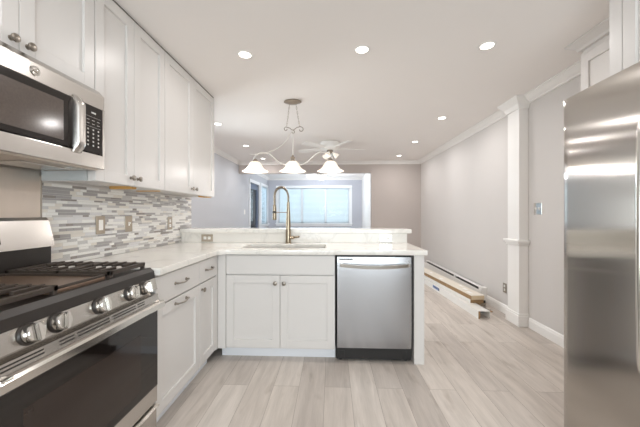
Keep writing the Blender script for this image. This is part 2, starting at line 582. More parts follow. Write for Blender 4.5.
def window(n, along, fixed, a0, a1, z0, z1, inward, mullions, blinds=True, casing=0.085):
    """along='x' or 'y'; fixed = wall face coordinate; inward = +1/-1 direction into the room"""
    def box(mb, u0, u1, d0, d1, zz0, zz1, bev=0.0):
        d0, d1 = fixed + inward * d0, fixed + inward * d1
        if along == 'x': mb.box(u0, u1, min(d0, d1), max(d0, d1), zz0, zz1, bev)
        else: mb.box(min(d0, d1), max(d0, d1), u0, u1, zz0, zz1, bev)
    fr = MB()
    c = casing
    box(fr, a0 - c, a0, 0, 0.02, z0 - c, z1 + c, 0.003); box(fr, a1, a1 + c, 0, 0.02, z0 - c, z1 + c, 0.003)
    box(fr, a0, a1, 0, 0.02, z1, z1 + c, 0.003); box(fr, a0, a1, 0, 0.02, z0 - c, z0, 0.003)
    s = 0.045
    box(fr, a0, a0 + s, -0.09, -0.03, z0, z1); box(fr, a1 - s, a1, -0.09, -0.03, z0, z1)
    box(fr, a0, a1, -0.09, -0.03, z1 - s, z1); box(fr, a0, a1, -0.09, -0.03, z0, z0 + s)
    for k in range(1, mullions + 1):
        u = a0 + (a1 - a0) * k / (mullions + 1)
        box(fr, u - 0.04, u + 0.04, -0.09, -0.03, z0, z1)
    o = struct('window_%d' % n, fr, M['wframe'])
    sl = MB(); box(sl, a0 - c - 0.02, a1 + c + 0.02, 0.0, 0.06, z0 - 0.025, z0, 0.004)
    sl.build('window_sill', M['wframe'], o)
    g = MB(); box(g, a0, a1, -0.065, -0.06, z0, z1)
    g.build('window_pane', M['glass'], o)
    if blinds:
        bl = MB()
        nn = int((z1 - z0) / 0.042)
        segs = mullions + 1
        for q in range(segs):
            u0 = a0 + (a1 - a0) * q / segs + 0.02; u1 = a0 + (a1 - a0) * (q + 1) / segs - 0.02
            box(bl, u0, u1, -0.028, -0.004, z1 - 0.04, z1)
            for k in range(nn):
                z = z1 - 0.05 - k * 0.042
                if z < z0 + 0.01: break
                i0 = len(bl.bm.verts)
                box(bl, u0, u1, -0.030, -0.006, z - 0.0175, z - 0.0160)
                bl.bm.verts.ensure_lookup_table()
                for v in bl.bm.verts[i0:]:
                    d = ((v.co.y if along == 'x' else v.co.x) - fixed) * inward + 0.018
                    v.co.z += d * 1.25
        bl.build('blind', M['blind'], o)
    return o
window(1, 'x', YS, BW[0], BW[1], BW[2], BW[3], -1, 2)
window(2, 'y', WLL, WY0, WY1, WZ0, WZ1, 1, 0)
window(5, 'y', WLL, LW[0], LW[1], LW[2], LW[3], 1, 0, blinds=False)  # invented window, hidden from view, added for fill light
window(4, 'x', YB, KW[0], KW[1], KW[2], KW[3], 1, 1, blinds=False)  # invented window at the camera's back, added for fill light

# glazed door in the left wall of the sunroom
b = MB()
b.box(WLL, WLL + 0.02, DY0 - 0.09, DY0, 0, DZ + 0.09, 0.003)
b.box(WLL, WLL + 0.02, DY1, DY1 + 0.09, 0, DZ + 0.09, 0.003)
b.box(WLL, WLL + 0.02, DY0, DY1, DZ, DZ + 0.09, 0.003)
d1 = struct('door_1', b, M['wframe'])
b = MB()
xx0, xx1 = WLL - 0.075, WLL - 0.03
b.box(xx0, xx1, DY0 + 0.005, DY0 + 0.16, 0.01, DZ - 0.005, 0.003)
b.box(xx0, xx1, DY1 - 0.16, DY1 - 0.005, 0.01, DZ - 0.005, 0.003)
b.box(xx0, xx1, DY0 + 0.16, DY1 - 0.16, 0.01, 0.3, 0.003)
b.box(xx0, xx1, DY0 + 0.16, DY1 - 0.16, DZ - 0.16, DZ - 0.005, 0.003)
b.build('door_leaf', M['door_blue'], d1)
bx(xx0 + 0.018, xx0 + 0.024, DY0 + 0.155, DY1 - 0.155, 0.29, DZ - 0.155).build('door_glass', M['glass'], d1)
h = MB(); h.cyl((xx1, DY1 - 0.08, 1.0), (xx1 + 0.05, DY1 - 0.08, 1.0), 0.012); h.cyl((xx1 + 0.045, DY1 - 0.09, 1.0), (xx1 + 0.045, DY1 - 0.2, 1.0), 0.009)
h.build('door_handle', M['nickel'], d1)

# baseboards
def base_prof(x, s, h=0.105, t=0.016):
    return [(x, 0), (x + s * t, 0), (x + s * t, h * 0.72), (x + s * t * 0.75, h * 0.8), (x + s * t * 0.6, h * 0.92), (x + s * t * 0.25, h), (x, h)]
struct('baseboard_right', MB().prism(base_prof(WR, -1), YB, 3.19, 'y').prism(base_prof(WR, -1), 3.45, 4.045, 'y').prism(base_prof(WR, -1), 6.43, YF, 'y'), M['trim'])
struct('baseboard_far', MB().prism(base_prof(YF, -1), OX, WR, 'x'), M['trim'])
struct('baseboard_left', MB().prism(base_prof(WLL, 1), YK, DY0 - 0.09, 'y'), M['trim'])
# crown mouldings
def crown_prof(x, s, p=0.095, h=0.07, z=CEIL):
    return [(x, z), (x + s * p, z), (x + s * p, z - 0.010), (x + s * p * 0.86, z - 0.012), (x + s * p * 0.70, z - h * 0.38), (x + s * p * 0.42, z - h * 0.66),
            (x + s * p * 0.20, z - h * 0.78), (x + s * p * 0.18, z - h), (x, z - h)]
struct('trim_1', MB().prism(crown_prof(WR, -1), 2.2, 3.2, 'y').prism(crown_prof(WR, -1), 3.44, YF, 'y'), M['trim'])
struct('trim_2', MB().prism(crown_prof(YF, -1), WLL, WR, 'x'), M['trim'])
struct('trim_3', MB().prism(crown_prof(WLL, 1), YK, YF, 'y'), M['trim'])
struct('trim_4', MB().prism(crown_prof(YS, -1), WLL, SX, 'x').prism(crown_prof(WLL, 1), YF + T, YS, 'y'), M['trim'])
# pilaster on the right wall
CX, CY0, CY1 = 1.985, 3.215, 3.42
b = MB()
b.box(CX, WR, CY0, CY1, 0, CEIL - 0.03, 0.002)
struct_col = struct('trim_5', b, M['trim'])
def coll(b, z0, z1, e, bev=0.004):
    b.box(CX - e, WR, CY0 - e, CY1 + e, z0, z1, bev)
b = MB(); coll(b, 0, 0.115, 0.017); coll(b, 0.115, 0.135, 0.01)
b.build('column_base', M['trim'], struct_col)
b = MB(); coll(b, 0.858, 0.876, 0.012); coll(b, 0.876, 0.892, 0.022, 0.006); coll(b, 0.892, 0.918, 0.034, 0.006)
b.build('column_band', M['trim'], struct_col)
b = MB()
vz = [(CEIL - 0.115, 0.012), (CEIL - 0.10, 0.018), (CEIL - 0.07, 0.026), (CEIL - 0.035, 0.055), (CEIL - 0.012, 0.072), (CEIL - 0.001, 0.075)]
rings = []
for z, e in vz:
    rings.append([b.bm.verts.new(p) for p in ((CX - e, CY0 - e, z), (WR - 0.001, CY0 - e, z), (WR - 0.001, CY1 + e, z), (CX - e, CY1 + e, z))])
for r0, r1 in zip(rings[:-1], rings[1:]):
    for i in range(4):
        b.bm.faces.new((r0[i], r0[(i + 1) % 4], r1[(i + 1) % 4], r1[i]))
b.bm.faces.new(rings[0][::-1]); b.bm.faces.new(rings[-1])
b.build('column_capital', M['trim'], struct_col)

# ------------------------------------------------------------------ cabinet parts (faces looking along +X, -X or -Y)
def frame_xform(face, pos):
    """local (u along width, d outwards, z) -> world; face '+X': u=Y, '-Y': u=X, '-X': u=Y"""
    if face == '+X': return lambda u, d, z: (pos + d, u, z)
    if face == '-X': return lambda u, d, z: (pos - d, u, z)
    return lambda u, d, z: (u, pos - d, z)
def fbox(mb, fx, u0, u1, d0, d1, z0, z1, bev=0.0):
    p, q = fx(u0, d0, z0), fx(u1, d1, z1)
    mb.box(min(p[0], q[0]), max(p[0], q[0]), min(p[1], q[1]), max(p[1], q[1]), z0, z1, bev)
def shaker(fx, u0, u1, z0, z1, parent, name='door', rail=0.062, th=0.02, m='cab'):
    g = 0.0016
    u0 += g; u1 -= g; z0 += g; z1 -= g
    b = MB()
    bv = 0.0015
    fbox(b, fx, u0, u0 + rail, 0, th, z0, z1, bv); fbox(b, fx, u1 - rail, u1, 0, th, z0, z1, bv)
    fbox(b, fx, u0 + rail, u1 - rail, 0, th, z1 - rail, z1, bv); fbox(b, fx, u0 + rail, u1 - rail, 0, th, z0, z0 + rail, bv)
    fbox(b, fx, u0 + rail - 0.003, u1 - rail + 0.003, 0, th - 0.013, z0 + rail - 0.003, z1 - rail + 0.003)
    return b.build(name, M[m], parent)
def slab_front(fx, u0, u1, z0, z1, parent, name='drawer'):
    g = 0.0016
    b = MB(); fbox(b, fx, u0 + g, u1 - g, 0, 0.02, z0 + g, z1 - g, 0.002)
    return b.build(name, M['cab'], parent)
def knob(fx, u, z, parent, th=0.02):
    p0 = Vector(fx(u, th, z)); p1 = Vector(fx(u, th + 0.026, z)); d = (p1 - p0).normalized()
    b = MB()
    b.lathe([(0, 0), (0.010, 0), (0.010, 0.002), (0.006, 0.004), (0.006, 0.014), (0.010, 0.016), (0.0165, 0.019), (0.0165, 0.025), (0.013, 0.028), (0, 0.0285)], p0, d, 20)
    return b.build('knob', M['nickel'], parent)
def pull(fx, u0, u1, z, parent, th=0.02):
    b = MB()
    n = 16
    pts = []
    for i in range(n + 1):
        t = i / n
        pts.append(fx(u0 + (u1 - u0) * t, th + 0.016 + 0.014 * math.sin(PI * t), z - 0.0035 * math.sin(PI * t)))
    b.tube(pts, 0.0048, 10)
    for u in (u0, u1):
        b.cyl(fx(u, th, z), fx(u, th + 0.022, z), 0.0062, seg=12)
        b.lathe([(0, -0.001), (0.010, 0), (0.010, 0.003), (0.006, 0.005), (0, 0.0052)], fx(u, th, z), Vector(fx(0, 1, 0)) - Vector(fx(0, 0, 0)), 14)
    return b.build('handle', M['nickel'], parent)

# ---- upper cabinets, left wall
XU = -1.265          # carcass front; door faces at -1.245
def upper(label, y0, y1, z0, ksplit, knobs, z1=CEIL - 0.018, maple=()):
    t = thing('wall_cabinet', (WL, (y0 + y1) / 2, z0), label, 'cabinet', 'white wall cabinets above the counter')
    b = MB()
    w = 0.018
    b.box(WL + 0.001, XU, y0 + 0.001, y0 + w, z0, z1)
    b.box(WL + 0.001, XU, y1 - w, y1 - 0.001, z0, z1)
    b.box(WL + 0.001, XU, y0 + w, y1 - w, z1 - w, z1)
    b.box(WL + 0.001, XU, y0 + w, y1 - w, z0 + 0.012, z0 + 0.012 + w)
    b.box(WL + 0.001, WL + 0.01, y0 + w, y1 - w, z0 + 0.03, z1 - w)
    b.box(XU - 0.018, XU, y0 + w, y1 - w, z0, z0 + 0.04); b.box(XU - 0.018, XU, y0 + w, y1 - w, z1 - 0.05, z1)
    b.build('body', M['cab'], t)
    fx = frame_xform('+X', XU)
    ys = [y0, ksplit, y1]
    for a, c, s in ((ys[0], ys[1], 1), (ys[1], ys[2], -1)):
        d = shaker(fx, a, c, z0, z1, t)
        ku = (c - 0.032) if s == 1 else (a + 0.032)
        if knobs: knob(fx, ku, z0 + knobs, d)
    return t
u1 = upper('short white shaker cabinet above the microwave', 0.752, 1.500, 1.845, 1.126, 0.036)
u2 = upper('tall narrow double-door shaker cabinet just right of the microwave', 1.503, 2.150, 1.372, 1.81, 0.048)
u3 = upper('tall wide double-door shaker cabinet at the living room end of the row', 2.153, 3.080, 1.372, 2.60, 0.048)
bx(XU - 0.005, XU + 0.012, 0.755, 3.078, CEIL - 0.018, CEIL - 0.002).build('shadow_gap_strip', M['cab_in'], u3)  # dark strip coloured as the shaded gap under the ceiling
bx(WL + 0.01, XU - 0.02, 1.494, 1.5015, 1.374, 1.845).build('side_panel', M['film'], u2)['label'] = 'blue-grey side panel'
for (xa, xb, ya, yb) in ((-1.50, -1.34, 1.93, 1.97), (-1.47, -1.30, 2.155, 2.185), (-1.36, -1.27, 2.95, 3.06)):
    bx(xa, xb, ya, yb, 1.366, 1.384).build('cleat', M['maple'], u2 if ya < 2.1 else u3)['label'] = 'raw wood cleat'

# ---- base cabinets, left run
XB = -0.95           # carcass front; faces at -0.93
CT0, CT1 = 0.872, 0.91
def base_left(label, y0, y1, knobdoor):
    t = thing('base_cabinet', ((WL + XB) / 2, (y0 + y1) / 2, 0), label, 'cabinet', 'white base cabinets')
    b = MB()
    b.box(WL + 0.012, XB, y0 + 0.001, y1 - 0.001, 0.10, CT0 - 0.001)
    b.build('body', M['cab'], t)
    bx(WL + 0.012, XB - 0.055, y0 + 0.001, y1 - 0.001, 0.0, 0.10).build('toe_kick', M['toe'], t)
    fx = frame_xform('+X', XB)
    dr = slab_front(fx, y0, y1, 0.704, 0.862, t)
    dd = shaker(fx, y0, y1, 0.112, 0.698, t)
    c = (y0 + y1) / 2
    if knobdoor:
        pull(fx, c - 0.052, c + 0.052, 0.785, dr); knob(fx, y0 + 0.032, 0.655, dd)
    else:
        pull(fx, c - 0.064, c + 0.064, 0.785, dr); pull(fx, c - 0.064, c + 0.064, 0.664, dd)
    return t
base_left('wide white base cabinet beside the stove, bar handles on drawer and door', 1.520, 2.040, False)
base_left('narrow white base cabinet in the corner, bar handle on drawer, knob on door', 2.042, 2.335, True)
b = bx(XB, -0.932, 2.337, 2.372, 0.10, CT0 - 0.001)
b.box(-0.93, -0.866, 2.372, 2.40, 0.10, CT0 - 0.001)
tag(b.build('corner_filler', M['cab']), 'narrow white filler strip in the inside corner of the cabinets', 'filler')

# ---- peninsula
YP = 2.39            # carcass front; faces at 2.37
t = thing('sink_cabinet', (-0.42, 2.65, 0), 'white double-door base cabinet under the sink', 'cabinet', 'white base cabinets')
b = MB(); w = 0.018
b.box(-0.863, -0.863 + w, YP, 2.92, 0.10, CT0 - 0.001); b.box(0.024 - w, 0.024, YP, 2.92, 0.10, CT0 - 0.001)
b.box(-0.845, 0.006, YP, 2.92, 0.10, 0.118); b.box(-0.845, 0.006, 2.91, 2.92, 0.118, CT0 - 0.001)
b.box(-0.845, 0.006, YP, YP + 0.018, 0.69, CT0 - 0.001)
b.build('body', M['cab'], t)
bx(-0.93, 0.028, 2.465, 2.90, 0.0, 0.099).build('toe_kick', M['toe'], t)
fx = frame_xform('-Y', YP)
slab_front(fx, -0.863, 0.024, 0.706, 0.862, t, 'false_drawer_front')
d = shaker(fx, -0.863, -0.42, 0.112, 0.700, t); knob(fx, -0.457, 0.638, d)
d = shaker(fx, -0.42, 0.024, 0.112, 0.700, t); knob(fx, -0.386, 0.638, d)

# dishwasher
t = thing('dishwasher', (0.336, 2.6, 0), 'stainless steel dishwasher under the peninsula counter', 'dishwasher')
bx(0.036, 0.636, 2.40, 2.92, 0.02, 0.862, 0.003).build('body', M['black_matte'], t)
b = MB()
n = 14
prof = []
for i in range(n + 1):
    z = 0.122 + (0.852 - 0.122) * i / n
    bul = 0.006 * math.sin(PI * i / n) ** 0.5
    prof.append((2.373 - bul, z))
prof = prof + [(2.402, 0.852), (2.402, 0.122)]
b.prism(prof, 0.042, 0.630, 'x')
door = b.build('door', M['steel_dw'], t)
for f in door.data.polygons: f.use_smooth = False
b = MB()
pts = [(0.336 + 0.262 * (i / 12 - 0.5) * 2, 2.333 - 0.014 * math.cos((i / 12 - 0.5) * PI), 0.790 - 0.014 * math.cos((i / 12 - 0.5) * PI)) for i in range(13)]
for k in range(len(pts) - 1):
    p, q = pts[k], pts[k + 1]
    r0 = [b.bm.verts.new((p[0], p[1] + dy, p[2] + dz)) for dy, dz in ((0, -0.013), (0, 0.013), (0.012, 0.013), (0.012, -0.013))]
    r1 = [b.bm.verts.new((q[0], q[1] + dy, q[2] + dz)) for dy, dz in ((0, -0.013), (0, 0.013), (0.012, 0.013), (0.012, -0.013))]
    for i in range(4): b.bm.faces.new((r0[i], r0[(i + 1) % 4], r1[(i + 1) % 4], r1[i]))
for s in (0.074, 0.598):
    b.box(s - 0.012, s + 0.012, 2.333, 2.372, 0.778, 0.803, 0.003)
b.build('handle', M['steel_bright'], t)
bx(0.058, 0.165, 2.3665, 2.371, 0.829, 0.837).build('vent_slot', M['slot'], t)
bx(0.040, 0.632, 2.41, 2.42, 0.852, 0.868).build('control_strip', M['black_matte'], t)
b = bx(0.046, 0.626, 2.405, 2.43, 0.02, 0.112, 0.003)
for k in range(2): b.box(0.065 + k * 0.5, 0.10 + k * 0.5, 2.398, 2.405, 0.03, 0.09, 0.002)
b.build('kick_plate', M['black_matte'], t)
for xx in (0.07, 0.60):
    MB().cyl((xx, 2.45, 0.0), (xx, 2.45, 0.03), 0.018, seg=16).build('foot', M['rubber'], t)
# end panel
tag(bx(0.652, 0.732, 2.372, 3.045, 0, CT0 - 0.001, 0.002).build('end_panel', M['cab']), 'white end panel right of the dishwasher, carrying the counter end', 'panel')
# pony wall behind
b = bx(WL + 0.001, 0.65, 2.955, 3.06, 0, 1.0055)
b.box(0.65, 0.732, 3.046, 3.06, 0, 1.0055); b.box(0.65, 0.732, 2.955, 3.046, CT1 + 0.001, 1.0055)
struct('wall_pony', b, M['wall'])

# worktop (one continuous L)
r = 0.10
outer = [(WL + 0.013, 1.520), (-0.905, 1.520)]
outer += [(-0.905, 2.335 - r * 1.2)] + [(-0.905 + r * (1 - math.cos(math.radians(a))), 2.335 - r + r * math.sin(math.radians(a))) for a in range(10, 90, 10)] + [(-0.905 + r, 2.335)]
outer += [(0.745, 2.335), (0.745, 2.954), (WL + 0.013, 2.954)]
SXa, SXb, SYa, SYb = -0.775, -0.055, 2.462, 2.775
hole = arc(SXa + .03, SYa + .03, .03, 180, 270, 5) + arc(SXb - .03, SYa + .03, .03, 270, 360, 5) + arc(SXb - .03, SYb - .03, .03, 0, 90, 5) + arc(SXa + .03, SYb - .03, .03, 90, 180, 5)
b = MB(); b.merge(slab_with_holes([outer, hole[::-1]], CT0, CT1))
tag(b.build('worktop', M['quartz']), 'L-shaped white quartz worktop with cut-out for the sink', 'countertop')
# quartz upstand and bar top
tag(bx(WL + 0.013, 0.736, 2.930, 2.9545, CT1 + 0.0005, 1.0055, 0.001).build('quartz_upstand', M['quartz']), 'low white quartz upstand between worktop and raised bar', 'backsplash')
tag(bx(WL + 0.013, 0.774, 2.902, 3.155, 1.006, 1.046, 0.004).build('bar_top', M['quartz']), 'raised white quartz bar top behind the sink', 'bar top')

# sink
t = thing('sink', (-0.415, 2.62, 0.70), 'undermount stainless steel double sink in the peninsula', 'sink')
for nm, xa, xb in (('bowl', SXa - 0.004, -0.425), ('bowl', -0.405, SXb + 0.004)):
    b = MB()
    ya, yb, zb, zt, th = SYa - 0.004, SYb + 0.004, 0.70, CT0 - 0.002, 0.003
    b.box(xa, xb, ya, yb, zb, zb + th); b.box(xa, xa + th, ya, yb, zb, zt); b.box(xb - th, xb, ya, yb, zb, zt)
    b.box(xa, xb, ya, ya + th, zb, zt); b.box(xa, xb, yb - th, yb, zb, zt)
    o = b.build('bowl', M['steel'], t)
    cx, cy = (xa + xb) / 2, (ya + yb) / 2
    MB().lathe([(0.0, 0.004), (0.03, 0.004), (0.042, 0.005), (0.044, 0.0032), (0.044, 0.003), (0, 0.003)], (cx, cy, zb), (0, 0, 1), 24).build('drain', M['steel_bright'], o)
bx(-0.4245, -0.4055, SYa, SYb, 0.80, CT0 - 0.004, 0.006).build('divider', M['steel_bright'], t)

# faucet
FX, FY = -0.425, 2.855
t = thing('faucet', (FX, FY, CT1), 'tall brushed nickel pull-down faucet with spring arc behind the sink', 'faucet')
MB().lathe([(0, 0.001), (0.030, 0.001), (0.030, 0.006), (0.026, 0.010), (0.0255, 0.05), (0.024, 0.14), (0.020, 0.25), (0.0165, 0.33), (0.013, 0.40), (0, 0.40)], (FX, FY, CT1), (0, 0, 1), 28).build('body', M['nickel_dark'], t)
dx, dy = -0.105, -0.15
pts = [(FX, FY, CT1 + 0.36), (FX, FY, CT1 + 0.43)]
R_ = 0.5
for i in range(0, 13):
    a = PI * i / 12
    s = (1 - math.cos(a)) / 2
    pts.append((FX + dx * s, FY + dy * s, CT1 + 0.45 + 0.088 * math.sin(a)))
pts.append((FX + dx, FY + dy, CT1 + 0.36))
MB().tube(smooth_path(pts, 4), 0.0082, 12).build('spout_hose', M['nickel_dark'], t)
b = MB()
path = smooth_path(pts, 6)
tot = 46 * 2 * PI
full = []
N_ = 46 * 10
L_ = [0]
for p, q in zip(path[:-1], path[1:]): L_.append(L_[-1] + (q - p).length)
import bisect
for i in range(N_ + 1):
    s = L_[-1] * i / N_
    k = min(bisect.bisect_right(L_, s) - 1, len(path) - 2)
    f_ = (s - L_[k]) / max(1e-9, L_[k + 1] - L_[k])
    p = path[k].lerp(path[k + 1], f_)
    tg = (path[k + 1] - path[k]).normalized()
    side = Vector((dy, -dx, 0)).normalized()
    nn = side.cross(tg).normalized()
    a = tot * i / N_
    full.append(p + (side * math.cos(a) + nn * math.sin(a)) * 0.0108)
b.tube(full, 0.0021, 5)
b.build('spring', M['nickel'], t)
hp = Vector((FX + dx, FY + dy, CT1 + 0.36))
MB().lathe([(0, 0.012), (0.012, 0.012), (0.015, 0.0), (0.0155, -0.045), (0.0155, -0.05), (0.0175, -0.055), (0.0185, -0.12), (0.0165, -0.13), (0, -0.13)], hp, (0, 0, 1), 22).build('spray_head', M['nickel_dark'], t)
MB().lathe([(0.0163, -0.05), (0.0179, -0.056), (0.0183, -0.064), (0.0160, -0.064)], hp, (0, 0, 1), 22).build('grip_ring', M['black_matte'], t)
b = MB(); b.cyl((FX + 0.02, FY, CT1 + 0.055), (FX + 0.052, FY, CT1 + 0.055), 0.015); b.tube(smooth_path([(FX + 0.045, FY, CT1 + 0.055), (FX + 0.075, FY - 0.01, CT1 + 0.06), (FX + 0.11, FY - 0.02, CT1 + 0.066)], 4), [0.011] * 4 + [0.009] * 4 + [0.007], 12)
b.build('lever', M['nickel_dark'], t)
b = MB(); b.tube([(FX, FY, CT1 + 0.30), (FX + dx * 0.5, FY + dy * 0.5, CT1 + 0.30), (FX + dx * 0.9, FY + dy * 0.9, CT1 + 0.30)], 0.0035, 8)
b.build('dock_arm', M['nickel_dark'], t)

# ---- backsplash mosaic
rnd = random.Random(7)
b = MB()
z0, z1 = CT1, 1.372
b.mi = 6
b.box(WL + 0.0005, WL + 0.0065, 1.497, YK - 0.004, z0, z1 - 0.001)
z = z0 + 0.0005
row = 0
hs = [0.0205, 0.0135, 0.0205, 0.0135, 0.0205]
while z < z1 - 0.008:
    h = rnd.choice([0.0165, 0.0165, 0.0205, 0.011, 0.0165])
    h = min(h, z1 - 0.002 - z)
    y = 1.499 - rnd.random() * 0.08
    while y < YK - 0.005:
        L = rnd.choice([0.045, 0.07, 0.10, 0.13])
        c = rnd.choices([0, 1, 2, 3, 4, 5], [32, 14, 14, 20, 8, 12] if h > 0.012 else [16, 10, 20, 28, 16, 10])[0]
        a, e = max(y, 1.499), min(y + L - 0.0016, YK - 0.005)
        if e - a > 0.006:
            b.mi = c
            x1 = WL + 0.0085 + rnd.choice([0, 0.0006, 0.0012, 0.002])
            b.box(WL + 0.003, x1, a, e, z, z + h - 0.0016)
        y += L
    z += h
tag(b.build('mosaic_backsplash', TILES + [M['porcelain']], origin=(WL, 2.3, z0)), 'grey and white linear mosaic tile backsplash on the left wall', 'backsplash')
tag(bx(WL + 0.0005, WL + 0.0045, 0.70, 1.494, 0.90, 1.45).build('splash_sheet', M['steel_dull']), 'stainless steel sheet on the wall behind the stove', 'backsplash')
tag(bx(WL + 0.0005, WL + 0.009, 1.4945, 1.4985, 0.91, 1.40).build('edge_strip', M['nickel']), 'thin metal strip between steel sheet and mosaic tiles', 'edge strip')

# ---- outlets and switches
def plate(name, label, fx, u, z, w, h, kind, m='taupe_plate', group=None, cat='outlet', d=0.0):
    t = thing(name, fx(u, d, z), label, cat, group)
    b = MB(); fbox(b, fx, u - w / 2, u + w / 2, d, d + 0.006, z - h / 2, z + h / 2, 0.002)
    b.build('cover_plate', M[m], t)
    if kind == 'rocker':
        b = MB(); fbox(b, fx, u - 0.017, u + 0.017, d, d + 0.009, z - 0.034, z + 0.034, 0.0015); b.build('rocker', M['dev'], t)
    elif kind == 'toggle':
        b = MB(); fbox(b, fx, u - 0.007, u + 0.007, d, d + 0.008, z - 0.014, z + 0.014, 0.001); fbox(b, fx, u - 0.004, u + 0.004, d + 0.006, d + 0.017, z + 0.001, z + 0.012, 0.001); b.build('toggle', M['dev'], t)
    elif kind == 'double_toggle':
        for s in (-1, 1):
            b = MB(); fbox(b, fx, u + s * 0.023 - 0.0065, u + s * 0.023 + 0.0065, d, d + 0.008, z - 0.014, z + 0.014, 0.001); fbox(b, fx, u + s * 0.023 - 0.004, u + s * 0.023 + 0.004, d + 0.006, d + 0.017, z + 0.001, z + 0.012, 0.001); b.build('toggle', M['dev'], t)
    else:
        for s in (-1, 1):
            du, dz = (s * 0.022, 0) if kind == 'socket_h' else (0, s * 0.022)
            b = MB(); b.mi = 0; fbox(b, fx, u + du - 0.0145, u + du + 0.0145, d, d + 0.0085, z + dz - 0.0145, z + dz + 0.0145, 0.004)
            b.mi = 1
            for q in (-0.005, 0.005): fbox(b, fx, u + du + q - 0.001, u + du + q + 0.001, d + 0.0083, d + 0.0088, z + dz - 0.002, z + dz + 0.007)
            b.build('socket', [M['dev'], M['slot']], t)
    return t
fl = frame_xform('+X', WL + 0.0106)
plate('light_switch', 'taupe switch plate with white rocker on mosaic, nearest the stove', fl, 1.886, 1.124, 0.074, 0.118, 'rocker', cat='switch')
plate('light_switch', 'taupe toggle switch plate on mosaic, middle of the three', fl, 2.157, 1.122, 0.074, 0.118, 'toggle', cat='switch')
plate('wall_outlet', 'taupe outlet plate with white sockets on mosaic near the bar', fl, 2.721, 1.108, 0.074, 0.118, 'socket_v')
fu = frame_xform('-Y', 2.9298)
plate('wall_outlet', 'taupe outlet set sideways in the upstand left of the faucet', fu, -1.258, 0.953, 0.118, 0.073, 'socket_h')
plate('wall_outlet', 'steel outlet set sideways in the upstand above the dishwasher', fu, 0.529, 0.955, 0.118, 0.073, 'socket_h', 'steel_bright')
fr_ = frame_xform('-X', WR - 0.0002)
plate('light_switch', 'polished double switch plate on right wall between column and fridge', fr_, 3.065, 1.247, 0.116, 0.118, 'double_toggle', 'steel_bright', cat='switch')
plate('wall_outlet', 'small steel outlet low on right wall beyond the column', fr_, 3.637, 0.305, 0.07, 0.114, 'socket_v', 'nickel')
fll = frame_xform('+X', WLL + 0.0002)
plate('light_switch', 'white switch plate on far left wall before the glazed door', fll, 7.48, 1.24, 0.09, 0.12, 'rocker', 'dev', cat='switch')

# ------------------------------------------------------------------ microwave
MY0, MY1, MX = 0.757, 1.513, -1.20
t = thing('microwave', (-1.35, 1.135, 1.43), 'stainless over-the-range microwave with dark glass door above the stove', 'microwave')
b = MB(); b.box(WL + 0.005, MX - 0.03, MY0, MY1 - 0.0105, 1.432, 1.843, 0.002)
b.build('body', M['black_matte'], t)
b = MB()
b.box(MX - 0.03, MX, MY0, MY1 - 0.003, 1.738, 1.812, 0.003)
b.prism([(MX - 0.03, 1.812), (MX - 0.004, 1.812), (MX - 0.03, 1.842)], MY0, MY1 - 0.003, 'y')
b.box(MX - 0.03, MX, MY0, MY1 - 0.003, 1.430, 1.500, 0.003)
b.box(MX - 0.03, MX, 1.497, MY1 - 0.003, 1.498, 1.742, 0.0)
b.build('front_frame', M['steel'], t)
MB().box(MX - 0.03, MX + 0.002, MY0 + 0.003, 1.368, 1.503, 1.737, 0.003).build('door', M['glass_dark'], t)
MB().box(MX + 0.0005, MX + 0.0028, MY0 + 0.02, 1.27, 1.528, 1.705, 0.001).build('door_window', M['window_mesh'], t)
b = MB()
n = 16
zz = [1.487 + (1.752 - 1.487) * i / n for i in range(n + 1)]
prev = None
for i, z in enumerate(zz):
    d = 0.004 + 0.022 * min(1, math.sin(PI * i / n) * 2.6)
    ring = [b.bm.verts.new(p) for p in ((MX + d - 0.002, 1.318, z), (MX + d + 0.003, 1.322, z), (MX + d + 0.005, 1.340, z), (MX + d + 0.003, 1.358, z), (MX + d - 0.002, 1.362, z), (MX + 0.001, 1.363, z), (MX + 0.001, 1.317, z))]
    if prev:
        for k in range(7):
            f = b.bm.faces.new((prev[k], prev[(k + 1) % 7], ring[(k + 1) % 7], ring[k])); f.smooth = True
    else:
        b.bm.faces.new(ring)
    prev = ring
b.bm.faces.new(prev[::-1])
b.build('handle', M['steel'], t)
cp = bx(MX - 0.02, MX + 0.002, 1.371, 1.494, 1.503, 1.737, 0.002).build('control_panel', M['glass_dark'], t)
b = MB()
b.box(MX + 0.0018, MX + 0.0026, 1.422, 1.450, 1.700, 1.708)
for i in range(2):
    for j in range(3):
        b.box(MX + 0.0018, MX + 0.0026, 1.394 + j * 0.032, 1.410 + j * 0.032, 1.664 - i * 0.018, 1.6665 - i * 0.018)
b.box(MX + 0.0018, MX + 0.0026, 1.388, 1.48, 1.681, 1.682)
b.box(MX + 0.0018, MX + 0.0026, 1.388, 1.48, 1.632, 1.633)
for i in range(5):
    for j in range(3):
        b.box(MX + 0.0018, MX + 0.0026, 1.398 + j * 0.032, 1.407 + j * 0.032, 1.614 - i * 0.0195, 1.622 - i * 0.0195, 0.0008)
b.build('keypad', M['marks'], cp)
